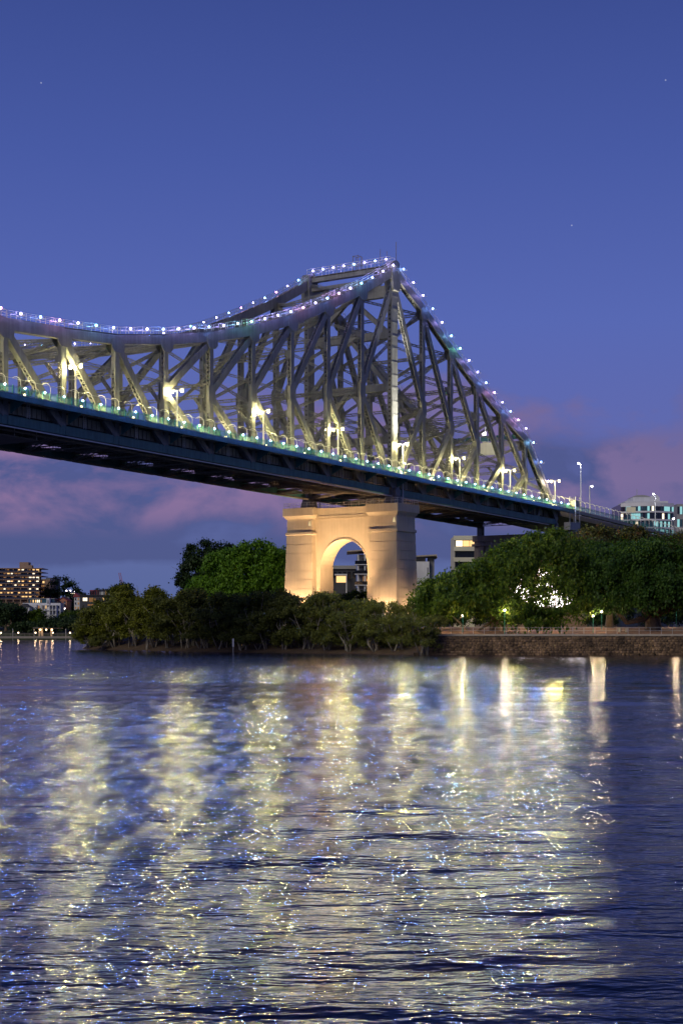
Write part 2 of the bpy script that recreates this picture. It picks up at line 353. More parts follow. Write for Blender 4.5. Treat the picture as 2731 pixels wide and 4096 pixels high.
# ------------------------------------------------------------------ land
SHORE = [(-57, 329), (-46, 316), (-37, 303), (-26, 289), (-17, 281), (-8, 273), (1.5, 264), (9, 257), (14.2, 251.5)]
def shore_y(x):
    for (a, b), (c, d) in zip(SHORE, SHORE[1:]):
        if a <= x <= c: return b+(d-b)*(x-a)/(c-a)
    return 329+(-57-x)*9 if x < -57 else 250.0
WALLY, WALLZ = 250.0, 3.5
def gz(y): return WALLZ+1.25*min(1, max(0, (y-254)/22))      # park surface, rising gently from the path
def build_land():
    xs = np.concatenate([np.arange(-66, 14.3, 1.6), [14.3]]); ys = np.arange(0, 400, 1.0); rel = np.concatenate([np.arange(-3, 24, 1.0), np.arange(24, 80, 8.), [90, 150, 260, 420]])
    V = []; nx = len(xs); ny = len(rel)
    for x in xs:
        sy = shore_y(max(x, -57)) + (max(0, -57-x)*3)
        for r in rel:
            z = -.5+min(1, max(0, (r+3)/3))*.6 + (min(max(r, 0), 22)/22)**.8*3.0 + .18*mnoise.noise((x*.35, (sy+r)*.35, 0))*(1 if r < 24 else .2)
            if x < -57: z = min(z, -.4+(r > 20)*0)
            V.append((x, sy+r, z))
    idx = np.arange(nx*ny).reshape(nx, ny); f = np.stack([idx[:-1, :-1], idx[1:, :-1], idx[1:, 1:], idx[:-1, 1:]], -1).reshape(-1, 4)
    me = np_mesh('mud_bank', np.array(V), f); me.materials.append(mud); me.polygons.foreach_set('use_smooth', np.ones(len(f), bool))
    o = bpy.data.objects.new('mud_bank', me); C.objects.link(o); tag(o, 'brown muddy river bank under the mangroves', 'river bank', kind='structure')
    # thin beach at the foot of the seawall
    mb = MB(); pts = [(x, 249.9-2.2-.9*mnoise.noise((x*.12, 0, 0))) for x in np.arange(12, 120, 2.5)]
    for (a, b), (c, d) in zip(pts, pts[1:]): mb.hexa([(a, b, -.3), (c, d, -.3), (c, 250.4, -.3), (a, 250.4, -.3), (a, b, .03), (c, d, .03), (c, 250.4, .45), (a, 250.4, .45)], False)
    mb.build('beach', mud, label='narrow strip of wet sand below the seawall', cat='beach', kind='structure')
    # park: litter earth, grass, path as stacked sheets
    def sheet(name, m, poly, z, label, cat):
        me = bpy.data.meshes.new(name); me.from_pydata([(x, y, z) for x, y in poly], [], [tuple(range(len(poly)))]); me.materials.append(m)
        o = bpy.data.objects.new(name, me); C.objects.link(o); tag(o, label, cat, kind='structure')
    rows = [(250.6, 14.2), (253.8, 14.2), (258, 14.2), (264, 14.2), (270, 14.2), (276, 14.2), (300, 14.2), (352, -40), (700, -40)]; V = []; F = []; xs_ = np.linspace(0, 1, 60)
    for y, xl in rows:
        for f in xs_: x = xl+(400-xl)*f**1.6; V.append((x, y, gz(y)+(.10*mnoise.noise((x*.4, y*.4, 5)) if 254 < y < 300 else 0)))
    n_ = len(xs_); F = [(i*n_+j, i*n_+j+1, (i+1)*n_+j+1, (i+1)*n_+j) for i in range(len(rows)-1) for j in range(n_-1)]
    me = np_mesh('park_ground', V, F); me.materials.append(leaf_litter); me.polygons.foreach_set('use_smooth', np.ones(len(F), bool))
    tag(bpy.data.objects.new('park_ground', me), 'brown earth and leaf litter rising under the fig trees', 'ground', kind='structure'); C.objects.link(bpy.data.objects['park_ground'])
    sheet('park_path', path_m, [(14.2, 251.0), (400, 251.0), (400, 253.6), (14.2, 253.6)], WALLZ+.005, 'pale footpath along the top of the seawall', 'path')
    sheet('park_lawn', grass_m, [(14.2, 278), (400, 278), (400, 520), (14.2, 520)], WALLZ+1.25+.012, 'dark park lawn behind the fig trees', 'lawn')
    # far bank, rising inland, and land to the horizon
    V = []; xs = np.linspace(-1100, 260, 70); ys = np.concatenate([[664, 668], np.linspace(674, 900, 14), [1200, 2000, 4000, 9000]])
    for y in ys:
        for x in xs:
            xx = x*max(1, y/700); z = -1.0+3.6*min(1, (y-664)/4)+10*min(1, max(0, (y-690)/160))+1.5*mnoise.noise((xx*.01, y*.01, 3)); V.append((xx, y, z))
    idx = np.arange(len(xs)*len(ys)).reshape(len(ys), len(xs)); f = np.stack([idx[:-1, :-1], idx[:-1, 1:], idx[1:, 1:], idx[1:, :-1]], -1).reshape(-1, 4)
    me = np_mesh('far_bank', np.array(V), f); me.materials.append(far_ground)
    o = bpy.data.objects.new('far_bank', me); C.objects.link(o); tag(o, 'dark far river bank rising to the houses', 'river bank', kind='structure')
build_land()

# ------------------------------------------------------------------ bridge frame of reference
TH = math.atan2(3989.3, FPX); PAN = 12.19
U = V3((math.sin(TH), math.cos(TH), 0)); VV = V3((-math.cos(TH), math.sin(TH), 0)); W = 21.2
P0 = V3((10.66, 314.1, 0)); SL = -.26
def zb(t): return 33.1+SL*t                         # centre of the bottom chord
def B(t, v, z): return P0+U*(PAN*t)+VV*v+V3((0, 0, z))
def Bd(t, v, dz): return B(t, v, zb(t)+dz)
US = (U*PAN+V3((0, 0, SL))).normalized()
def zpx(t, y): return CAMZ+(HY-y)/FPX*(P0.y+U.y*PAN*t)
TY = {-9: 1298, -8: 1335, -7: 1361, -6: 1361, -5: 1348, -4: 1323, -3: 1280, -2: 1222, -1: 1160, 0: 1085, 1: 1241, 2: 1402, 3: 1542, 4: 1658, 5: 1759}
MY = {-6: 1567, -5: 1579, -4: 1572, -3: 1577, -2: 1570, -1: 1558, 1: 1634, 2: 1714, 3: 1786, 4: 1853, 5: 1902}
UY = {-3: 1419, -2: 1386, -1: 1338, 1: 1433, 2: 1562, 3: 1665}
ZT = {t: zpx(t, y) for t, y in TY.items()}
ZT[-10] = ZT[-9]+1.6; ZT[-11] = ZT[-9]+2.4; ZT[-12] = ZT[-9]+2.6
ZM = {t: zpx(t, y) for t, y in MY.items()}; ZU = {t: zpx(t, y) for t, y in UY.items()}
ORG = B(0, W/2, zb(0)-1.2)
bridge = root('truss_bridge', ORG, 'grey steel cantilever truss bridge with lamps along its curved top chord', 'bridge')

def lace(mb, p0, p1, side, w, off, pitch, bar=.11, cross=True):
    """zigzag bars between the two edges of one face; side: unit vector over the face, off: vector to the face"""
    p0 = V3(p0); p1 = V3(p1); L = (p1-p0).length; d = (p1-p0)/L; n = max(1, int(round(L/pitch))); nrm = off.normalized() if off.length > 1e-6 else d.cross(side)
    for i in range(n):
        a = p0+d*(L*i/n)+off; b = p0+d*(L*(i+1)/n)+off
        s = side*(w/2) if (i % 2 == 0 or cross) else -side*(w/2)
        mb.beam(a-s, b+s, .03, bar, nrm, False)
        if cross: mb.beam(a+s+nrm*.035, b-s+nrm*.035, .03, bar, nrm, False)
def member(name, p0, p1, a, b, parent=None, m=steel, side=VV, lf=(1, -1), pitch=None, end=1.0, cross=True, solid=()):
    """built-up member: two web plates across `side`, laced faces between them, closed ends"""
    p0 = V3(p0); p1 = V3(p1); L = (p1-p0).length; d = (p1-p0)/L; side = V3(side); side = (side-d*side.dot(d)).normalized(); n = d.cross(side)
    w = MB(ORG)
    for s in (1, -1):
        w.beam(p0+side*(s*b/2), p1+side*(s*b/2), .07, a, side)
        for e in (1, -1): w.beam(p0+side*(s*(b/2-.10))+n*(e*(a/2-.03)), p1+side*(s*(b/2-.10))+n*(e*(a/2-.03)), .16, .05, side, False)
    e = min(end, L*.3)
    if e > 0:
        for q0, q1 in ((p0, p0+d*e), (p1-d*e, p1)):
            for s in (1, -1): w.beam(q0+n*(s*(a/2-.02)), q1+n*(s*(a/2-.02)), b-.07, .04, side)
    for s in solid: w.beam(p0+n*(s*(a/2-.01)), p1+n*(s*(a/2-.01)), b-.02, .05, side)
    o = w.build(name, m, parent or bridge)
    if lf:
        l = MB(ORG)
        for s in lf: lace(l, p0+d*e, p1-d*e, side, b-.1, n*(s*(a/2-.01)), pitch or b*.95, .12, cross)
        l.build('lacing', m, o)
    return o
def lattice(name, p0, p1, a, b, side=None, parent=None, m=steel, pitch=None):
    """light strut: four corner angles with zigzag bars on the faces"""
    p0 = V3(p0); p1 = V3(p1); L = (p1-p0).length; d = (p1-p0)/L; side = V3(side if side is not None else U); side = (side-d*side.dot(d)).normalized(); n = d.cross(side)
    w = MB(ORG); c = .12
    for i in (1, -1):
        for j in (1, -1): w.beam(p0+side*(i*(b-c)/2)+n*(j*(a-c)/2), p1+side*(i*(b-c)/2)+n*(j*(a-c)/2), c, c, side, False)
    for s in (1, -1):
        lace(w, p0, p1, side, b-.1, n*(s*a/2), pitch or 1.0, .07, False); lace(w, p0, p1, n, a-.1, side*(s*b/2), pitch or 1.0, .07, False)
    e = min(.8, L*.2); w.beam(p0, p0+d*e, b, a, side); w.beam(p1-d*e, p1, b, a, side)
    return w.build(name, m, parent or bridge)
def plate(name, c, half_u, half_z, thick, m=steel, cham=.35):
    """gusset: octagonal plate in the truss plane"""
    c = V3(c); k = 1-cham; pts = []
    for x, z in ((-k, -1), (k, -1), (1, -k), (1, k), (k, 1), (-k, 1), (-1, k), (-1, -k)): pts.append(c+U*(x*half_u)+V3((0, 0, z*half_z))-VV*(thick/2))
    return MB(ORG).prism(pts, VV*thick).build(name, m, bridge)

LO, HI = -12, 6
TE = 6.42                                            # where the end post meets the deck
for v in (0.0, W):
    nb = (v == 0)
    S = -1 if nb else 1                              # outward side
    # top chord
    nodes = [t for t in range(LO, HI)]
    for t in nodes[:-1]:
        o = member('top_chord', B(t, v, ZT[t]), B(t+1, v, ZT[t+1]), 1.75 if t not in (-7, -8) else 1.5, 1.15, lf=(-1,) if t > -1 else (), solid=(1,) if t > -1 else (1, -1), pitch=.9)
    member('end_post', B(5, v, ZT[5]), Bd(TE, v, .4), 1.5, 1.1, lf=(-1,), solid=(1,), pitch=.9)
    # bottom chord, one plated length per panel with splice plates
    for t in range(LO, 6):
        w = MB(ORG); w.beam(Bd(t+(.03 if t else .18), v, 0), Bd(t+1-(.18 if t == -1 else .0), v, 0), 1.0, 1.35, VV)
        o = w.build('bottom_chord', teal, bridge)
        w = MB(ORG)
        for k in (.28, .62, .97):
            if t == -1 and k > .8: continue
            w.beam(Bd(t+k-.05, v, 0), Bd(t+k+.05, v, 0), 1.06, 1.41, VV)
        for s in (.69, -.69): w.beam(Bd(t+.05, v, s), Bd(t+.82, v, s), 1.2, .05, VV)
        w.build('splice_plate', teal, o)
    member('bottom_chord', Bd(6, v, 0), Bd(TE, v, 0), 1.3, 1.0, m=teal, lf=(), solid=(1, -1))
    # verticals
    for t in range(LO, 6):
        if t == 0:
            zt = ZT[0]
            w = MB(ORG); w.beam(B(0, v, zb(0)-.9), B(0, v, zt-1.5), 1.15, 2.25, VV)
            o = w.build('tower_post', steel, bridge)
            for i, z in enumerate(np.arange(zb(0)+5, zt-3, 2.75)):
                w = MB(ORG); w.beam(B(0, v, z), B(0, v, z+.22+.2*(i % 3 == 0)), 1.22, 2.32, VV); w.build('splice_band', steel, o)
            w = MB(ORG)                              # row of dark blocks standing for shaded hand holes on the end faces
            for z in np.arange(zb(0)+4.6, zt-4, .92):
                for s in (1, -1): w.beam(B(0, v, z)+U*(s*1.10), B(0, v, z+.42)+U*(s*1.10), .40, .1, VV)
            w.build('hand_hole_shade', hole_shade_mat, o)
            # rounded cap with pin plates
            prof = []
            for k in range(15):
                a = math.pi*(k/14); prof.append((1.65*math.cos(a), zt+.35+1.75*math.sin(a)))
            prof += [(-1.7, zt-1.2), (-1.25, zt-4.2), (1.25, zt-4.2), (1.7, zt-1.2)]
            for s, th in ((-1, .2), (1, .2)):
                pts = [B(0, v, z)+U*x+VV*(s*.98-th/2) for x, z in prof]
                MB(ORG).prism(pts, VV*th).build('tower_cap', steel, bridge)
            pts = [B(0, v, z)+U*(x*.86)-VV*.9 for x, z in prof]
            o = MB(ORG).prism(pts, VV*1.8).build('tower_cap', steel, bridge)
            for x, z in ((-.75, .6), (.75, -.1)):
                w = MB(ORG); c = B(0, v, zt+z)+U*x; w.tube([c-VV*1.2, c+VV*1.2], .38, 12); w.build('pin', steel, o)
            continue
        zt, zz = ZT[t], zb(t)
        mid = ZM.get(t)
        a = 1.0
        if mid:
            member('vertical_post', B(t, v, mid), B(t, v, zt), a, .85, pitch=.75, end=1.6)
            member('vertical_post', B(t, v, zz), B(t, v, mid), a*1.05, .85, pitch=.75, end=5.0 if nb else 3)
            plate('gusset', B(t, v-.5 if nb else v+.5, mid), .95, 1.7, .09); plate('gusset', B(t, v+.5 if nb else v-.5, mid), .95, 1.7, .09)
            if t in ZU:
                w = MB(ORG); w.beam(B(t, v, ZU[t]-.8), B(t, v, ZU[t]+.8), 1.0, 1.12, VV); w.build('splice_box', steel, bridge)
        else:
            member('vertical_post', B(t, v, zz), B(t, v, zt), a, .85, pitch=.75, end=5.5)
        plate('gusset', B(t, v+S*.62, zt-.75), 1.5, 1.35, .08, cham=.5); plate('gusset', B(t, v-S*.62, zt-.75), 1.5, 1.35, .08, cham=.5)
    # diagonals: K truss opening towards the tower, plain diagonals in the hung span
    for t in ZM:
        q = t+1 if t < 0 else t-1
        zt = ZT[q]-(.8 if q else 2.2)
        member('diagonal', B(t, v, ZM[t]+.3), B(q, v, zt), 1.15, .85, pitch=.78, end=1.4, cross=False)
        member('diagonal', B(t, v, ZM[t]-.3), B(q, v, zb(q)+.3), 1.15, .85, pitch=.78, end=4.2)
    for t in (-12, -11, -10, -9, -8, -7):
        member('diagonal', B(t, v, ZT[t]-.6), B(t+1, v, zb(t+1)+.3), 1.25, .9, pitch=.85, end=6.5)
    # brace at the end panel
    e = .47; pe = B(5, v, ZT[5]).lerp(Bd(TE, v, .4), e); pe2 = B(5, v, ZT[5]).lerp(Bd(TE, v, .4), .62)
    lattice('end_brace', B(5, v, ZM[5]-1.0), pe, .6, .6, VV); lattice('end_brace', B(5, v, ZM[5]-1.4), pe2, .6, .6, VV)
    member('end_brace', pe2, Bd(5.55, v, .4), 1.0, .8, end=3)
    # hand rails beside the top chord, one length per panel
    for t in range(LO, 6):
        a = B(t, v, ZT[t]); b = B(t+1, v, ZT[t+1]) if t < 5 else Bd(TE, v, .4)
        if t == 5: b = a.lerp(b, .93)
        nrm = V3((0, 0, 1)); d = (b-a).normalized(); up = (nrm-d*nrm.dot(d)).normalized(); base = up*.95
        w = MB(ORG); n = 6
        for s in (.58, -.58):
            for k in range(n+1):
                q = a.lerp(b, k/n)+base+VV*s; w.beam(q, q+nrm*1.15, .07, .07, U, False)
            for h in (1.15, .62): w.beam(a+base+VV*s+nrm*h, b+base+VV*s+nrm*h, .06, .06, VV, False)
        w.build('chord_handrail', galv, bridge)
        w = MB(ORG); w.beam(a+base*1.0, b+base*1.0, 1.1, .07, VV); w.build('chord_catwalk', steel_d, bridge)

# lamps along the top chords
pat = [0, 0, 1, 0, 4, 2, 0, 0, 1, 3, 0, 1, 3, 0, 4, 1, 0, 0, 1]
bulb_me = {}
def bulb(kind, m, r):
    if (kind, m.name) not in bulb_me: bulb_me[(kind, m.name)] = MB().ball((0, 0, 0), r, 6, 4).mesh(kind, m)
    return bulb_me[(kind, m.name)]
arm_me = MB().beam(V3((0, 0, -.3)), V3((0, 0, 0)), .1, .1, (1, 0, 0)).beam(VV*-.9+V3((0, 0, -.3)), VV*.9+V3((0, 0, -.3)), .08, .08).mesh('lamp_bracket', galv)
i = 0
for v in (0.0, W):
    S = -1 if v == 0 else 1
    for t3 in range(LO*3, 6*3+3):
        t = t3/3+.17; k = math.floor(t)
        if k < 5: p = B(k, v, ZT[k]).lerp(B(k+1, v, ZT[k+1]), t-k)
        else:
            f = (t-5)/(TE-5)
            if f > .72: continue
            p = B(5, v, ZT[5]).lerp(Bd(TE, v, .4), f)
        p = p+VV*(S*1.45)+V3((0, 0, 1.7)); i += 1
        c = pat[i % len(pat)]; o = place('chord_light', bulb('chord_light', CH[c], .18), bridge, p-ORG)
        place('lamp_bracket', arm_me, o, (0, 0, 0)); 
        if v == 0 or i % 3 == 0: lamp_light(o, (0, 0, 0), CHC[c], 300, .22)

# sway frames between the two trusses
for t in range(LO, 6):
    zt, zz = ZT[t], zb(t); lev = [zz+11.0]
    if t == 0: lev = [zz+11.0, zz+22, zz+33]
    else:
        if t in ZM and ZM[t] > lev[0]+3.0: lev.append(ZM[t])
        if t in ZU: lev.append(ZU[t])
    top = zt-.9 if t else zt-4.5
    if top-lev[-1] > 3.0: lev.append(top)
    for k, z in enumerate(lev):
        if t == 0:
            w = MB(ORG); w.beam(B(t, .6, z), B(t, W-.6, z), 1.2, 1.6, U); w.build('portal_strut', steel, bridge)
        else: lattice('sway_strut', B(t, .5, z), B(t, W-.5, z), .62, .5)
        if k == 0:                                   # knees down to the posts over the road
            lattice('knee_brace', B(t, 3.4, z-.2), B(t, .5, z-3.6), .5, .45); lattice('knee_brace', B(t, W-3.4, z-.2), B(t, W-.5, z-3.6), .5, .45)
            lattice('sway_strut', B(t, .5, z+2.0), B(t, W-.5, z+2.0), .5, .5) if t in (-1, 1, -5) else None
        else:
            z0 = lev[k-1]
            if t == 0:
                member('sway_diagonal', B(t, .6, z0), B(t, W/2, z), .9, .8, side=U, end=2.); member('sway_diagonal', B(t, W-.6, z0), B(t, W/2, z), .9, .8, side=U, end=2.)
            else:
                lattice('sway_diagonal', B(t, .5, z0+.4), B(t, W-.5, z-.4), .5, .45); lattice('sway_diagonal', B(t+.035, .5, z-.4), B(t+.035, W-.5, z0+.4), .5, .45)
# top laterals
for t in range(LO, 5):
    lattice('top_lateral', B(t, .5, ZT[t]-.4), B(t+1, W-.5, ZT[t+1]-.4), .5, .5, V3((0, 0, 1)))
    lattice('top_lateral', B(t, W-.5, ZT[t]-.95), B(t+1, .5, ZT[t+1]-.95), .5, .5, V3((0, 0, 1)))
# tower head portal with its open web and catwalk
zt = ZT[0]
for dz, h in ((.55, .9), (-1.5, .7), (-3.3, .8)):
    w = MB(ORG); w.beam(B(0, .9, zt+dz), B(0, W-.9, zt+dz), 1.3, h, U); w.build('head_beam', steel, bridge)
for f0, f1 in ((.14, .26), (.86, .74), (.40, .32), (.60, .68), (.44, .56)):
    w = MB(ORG); w.beam(B(0, W*f0, zt-3.0), B(0, W*f1, zt-1.4), .5, .5, U); w.build('head_web', steel, bridge)
w = MB(ORG)
for s in (.8, -.8):
    for k in range(12):
        q = B(0, W*k/11, zt+1.9)+U*s; w.beam(q-V3((0, 0, .9)), q+V3((0, 0, 1.1)), .06, .06, U, False)
    for h in (1.1, .55): w.beam(B(0, 0, zt+1.9+h)+U*s, B(0, W, zt+1.9+h)+U*s, .06, .06, U, False)
w.build('head_handrail', galv, bridge)
w = MB(ORG); w.beam(B(0, .3, zt+1.2), B(0, W-.3, zt+1.2), 1.6, .12, U); w.build('head_catwalk', steel_d, bridge)
for k in range(8):
    p = B(0, W*(k+.4)/8, zt+2.5)-U*.9; o = place('chord_light', bulb('chord_light', CH[(0, 1, 0, 4, 0, 0, 1, 0)[k]], .18), bridge, p-ORG); place('lamp_bracket', arm_me, o, (0, 0, 0)); lamp_light(o, (0, 0, 0), CHC[0], 300, .22)
for vv_, h in ((3.0, 3.2), (7.5, 2.2), (1.4, 2.6), (-.9, 4.2)):                     # aerials and winch frame on the head
    w = MB(ORG); w.beam(B(0, vv_, zt+1.8), B(0, vv_, zt+1.8+h), .09, .09, U); w.build('aerial', steel_d, bridge)
w = MB(ORG)
for a in (0, 1.3):
    for b in (0, 1.3): w.beam(B(0, 8.2+a, zt+1.3)+U*(b-.6), B(0, 8.2+a, zt+4.4)+U*(b-.6), .1, .1, U)
for z in (2.4, 4.3):
    for a in (0, 1.3): w.beam(B(0, 8.2+a, zt+z)-U*.6, B(0, 8.2+a, zt+z)+U*.7, .09, .09, VV); w.beam(B(0, 8.2, zt+z)+U*(a-.6), B(0, 9.5, zt+z)+U*(a-.6), .09, .09, U)
w.build('winch_frame', steel_d, bridge)
# portal between the end posts at the last tall panel, with a glazed crossing and a lit mast
z5 = ZT[5]
w = MB(ORG); w.beam(B(5, 6.5, z5-1.6), B(5, W-6.5, z5-1.6), 1.0, 3.0, U)
for s in (1, -1):
    c = W/2+s*(W/2-6.5); w.prism([B(5, c, z5-3.0)-U*.4, B(5, c-s*1.6, z5-3.0)-U*.4, B(5, c, z5-4.8)-U*.4], U*.8)
o = w.build('portal_girder', white_wall, bridge)
for a, b in ((.6, 6.5), (W-6.5, W-.6)): lattice('portal_girder', B(5, a, z5-1.4), B(5, b, z5-1.4), 2.4, .9)
for k in range(9):
    w = MB(ORG); w.beam(B(5, 1+k*2.15, z5+.85)-U*.9, B(5, 2.95+k*2.15, z5+.85)-U*.9, .05, 1.3, U); w.build('glass_screen', glass_t, bridge)
w = MB(ORG); w.beam(B(5, W/2, z5), B(5, W/2, z5+1.6), 1.2, 1.2, U); w.tube([B(5, W/2, z5+1.6), B(5, W/2, z5+6)], [.18, .08], 6); w.build('lit_mast', pole_w, bridge)
lamp_light(place('mast_light', bulb('mast_light', lamp_w, .5), bridge, B(5, W/2, z5+2.1)-U*.9-ORG), (0, 0, 0), (.9, .9, 1), 900, .6)

# deck: road slab, side girders, floor beams, bottom bracing
def span(name, t0, t1, v0, v1, d0, d1, m):
    w = MB(ORG); c = (v0+v1)/2; w.beam(Bd(t0, c, (d0+d1)/2), Bd(t1, c, (d0+d1)/2), abs(v1-v0), abs(d1-d0), VV); return w.build(name, m, bridge)
span('road_slab', LO, TE+.3, 1.0, W-1.0, 2.75, 3.15, asphalt)
for v in (.95, W-.95):
    for t in range(LO, 7):
        t1 = min(t+1, TE+.3)
        o = span('side_girder', t+.02, t1-.02, v-.06, v+.06, 1.25, 2.72, cream_panel)
        w = MB(ORG); n = 12
        for k in range(n):
            f = t+(t1-t)*(k+.5)/n; w.beam(Bd(f, v, 1.28), Bd(f, v, 2.70), .34, .05, VV)
        w.build('stiffener', steel_d, o)
    for t in range(LO, 7): span('road_barrier', t+.01, min(t+.99, TE+.3), v-.12, v+.12, 3.15, 4.0, steel)
for t2 in range(LO*2, 13):
    t = t2/2; w = MB(ORG)
    if t2 % 2 == 0: w.beam(Bd(t, .55, 1.6), Bd(t, W-.55, 1.6), .5, 2.2, U); w.build('floor_beam', steel_d, bridge)
for v in (4.0, 7.2, 10.6, 14.0, 17.2):
    span('stringer', LO, TE, v-.15, v+.15, 2.0, 2.74, steel_d)
for t in range(LO, 7):
    lattice('bottom_strut', Bd(t, .5, -.3), Bd(t, W-.5, -.3), .9, .7, m=steel_d, pitch=1.1)
    if t < 6:
        lattice('bottom_lateral', Bd(t, .5, -.45), Bd(t+1, W-.5, -.45), .8, .5, V3((0, 0, 1)), m=steel_d, pitch=1.1)
        lattice('bottom_lateral', Bd(t, W-.5, -.1), Bd(t+1, .5, -.1), .8, .5, V3((0, 0, 1)), m=steel_d, pitch=1.1)
        w = MB(ORG); w.beam(Bd(t, 2.5, -1.0), Bd(t+1, 2.5, -1.0), .3, .25, VV); w.build('gantry_rail', steel_d, bridge)
        w = MB(ORG); w.beam(Bd(t, W-2.5, -1.0), Bd(t+1, W-2.5, -1.0), .3, .25, VV); w.build('gantry_rail', steel_d, bridge)
        w = MB(ORG); w.beam(Bd(t, -.62, -1.02), Bd(t+1, -.62, -1.02), .25, .18, VV); w.build('gantry_rail', galv, bridge)
# hanging work platform below the hung span
w = MB(ORG); w.beam(Bd(-10.5, W/2, -1.7), Bd(-8.2, W/2, -1.7), W-5, .12, VV); o = w.build('work_platform', steel_d, bridge)
w = MB(ORG)
for k in range(7):
    for v in (3, W-3): q = Bd(-10.5+2.3*k/6, v, -1.6); w.beam(q, q+V3((0, 0, 1.6)), .08, .08, U, False)
w.build('hanger', galv, o)

# walkways: slab, fascia, railing, hoops, lights, brackets, ladders
FL = 3.3
def pline(mb, pts, w, side=None):
    for a, b in zip(pts, pts[1:]): mb.beam(a, b, w, w, side, True)
d3 = U*(PAN/4)+V3((0, 0, SL/4)); d4 = d3
# shared pieces are made about a local origin on the walkway's outer edge
def hoop_mesh(S, r=.038):
    pts = [(0, -.9), (0, 1.0), (0, 1.9)]+[(1.15*(1-math.cos(a)), 1.9+.95*math.sin(a)) for a in (R(25), R(50), R(75), R(98))]+[(1.75, 2.72)]
    return MB().tube([VV*(-S*x)+V3((0, 0, z)) for x, z in pts], r, 5).mesh('fence_hoop', hoop_w)
def rail_mesh(S):
    w = MB(); L = d3
    for h in (.12, 1.18, 1.0): w.beam(L*.02+V3((0, 0, h)), L*.98+V3((0, 0, h)), .06, .06, VV)
    for k in range(1, 20): w.beam(L*(k/20)+V3((0, 0, .12)), L*(k/20)+V3((0, 0, 1.0)), .035, .035, VV, False)
    return w.mesh('railing_panel', teal_rail)
def post_mesh():
    return MB().beam((0, 0, 0), (0, 0, 1.3), .13, .13, U).mesh('rail_post', teal_rail)
rp = post_mesh(); rail_lamp = bulb('railing_light', lamp_rail, .15)
def ladder_mesh():
    w = MB()
    for s in (-.28, .28): w.beam(U*s, U*s+V3((0, 0, 2.5)), .07, .07, U)
    for k in range(8): w.beam(U*-.28+V3((0, 0, .2+k*.3)), U*.28+V3((0, 0, .2+k*.3)), .05, .05, VV, False)
    return w.mesh('access_ladder', galv)
lad = ladder_mesh()
for v, S in ((0.0, -1), (W, 1)):
    ov = v+S*3.55; c = v+S*2.2
    hm, rm = hoop_mesh(S), rail_mesh(S)
    for t in range(LO, 7):
        t1 = min(t+1, TE+.28)
        span('walkway_slab', t, t1, v-S*.80, v+S*3.5, FL-.22, FL-.02, path_conc)  # inner strip under the truss added to block lamp light from the girders
        o = span('walkway_fascia', t, t1, ov-.07, ov+.07, FL-.85, FL-.05, teal)
        span('walkway_kerb', t, t1, ov-S*.12-.1, ov-S*.12+.1, FL-.02, FL+.07, path_conc)
        for vv_ in (v+S*1.2, v+S*2.4): span('walkway_joist', t, t1, vv_-.1, vv_+.1, FL-.6, FL-.24, cream_panel)
        if t < 6:
            # bracket at the post, tapering outwards
            z = zb(t)
            for tt in (t+.30,):
                pass
            pts = [B(t+.06, v+S*.62, z+FL-.3), B(t+.06, v+S*3.3, z+FL-.3), B(t+.06, v+S*3.3, z+FL-.95), B(t+.06, v+S*.62, z+FL-2.3)]
            MB(ORG).prism(pts, U*.18).build('walkway_bracket', teal, bridge)
            w = MB(ORG); w.beam(B(t-.26, v+S*.35, z+2.9), B(t-.04, v+S*.35, z+.7), .5, .7, VV); w.build('inclined_strut', steel, bridge)
            place('access_ladder', lad, bridge, Bd(t+.35, v+S*.75, .7)-ORG)
    for k in range(LO*4, 27):
        t = k/4; p = Bd(t, ov, FL)-ORG
        if t <= 6.6:
            place('fence_hoop', hm, bridge, p); o = place('railing_panel', rm, bridge, Bd(t, ov-S*.05, FL)-ORG)
            place('rail_post', rp, o, (0, 0, 0)); place('rail_post', rp, o, d3*.5)
    for k in range(LO*3, 20):
        t = k/3+.06
        if S < 0:
            o = place('railing_light', rail_lamp, bridge, Bd(t, ov+S*.16, FL+1.12)-ORG)
            if 'rail' not in LIGHTS:
                d = bpy.data.lights.new('lamp_light', 'SPOT'); d.energy = 1900; d.color = (.07, .22, 1.0); d.spot_size = R(160); d.spot_blend = .3; d.shadow_soft_size = .2; LIGHTS['rail'] = d
            l = bpy.data.objects.new('lamp_light', LIGHTS['rail']); C.objects.link(l); l.parent = o; l.location = VV*(S*.05); l.rotation_euler = (-VV*.85-U*.35-V3((0, 0, .12))).to_track_quat('-Z', 'Y').to_euler()
    for t in range(LO, 6):
        w = MB(ORG); w.beam(Bd(t, ov-S*1.75, FL+2.72), Bd(t+1, ov-S*1.75, FL+2.72), .05, .05, VV); w.build('fence_cable', galv, bridge)
    # flood lamps at every deck post; odd-numbered ones added to spread the glow
    for t in range(LO, 7):
        o = place('deck_floodlight', bulb('deck_floodlight', flood_y, .2), bridge, Bd(t+.27, v+S*.95, FL+.75)-ORG)
        if S < 0 or t % 4 == 0: lamp_light(o, (0, 0, 0), (1, .87, .38), 3400, .28)
        w = MB(ORG); q = Bd(t+.27, v+S*.95, FL-.3); w.beam(q, q+V3((0, 0, .8)), .18, .18, U); w.build('lamp_bracket', galv, o).location = -(o.location)
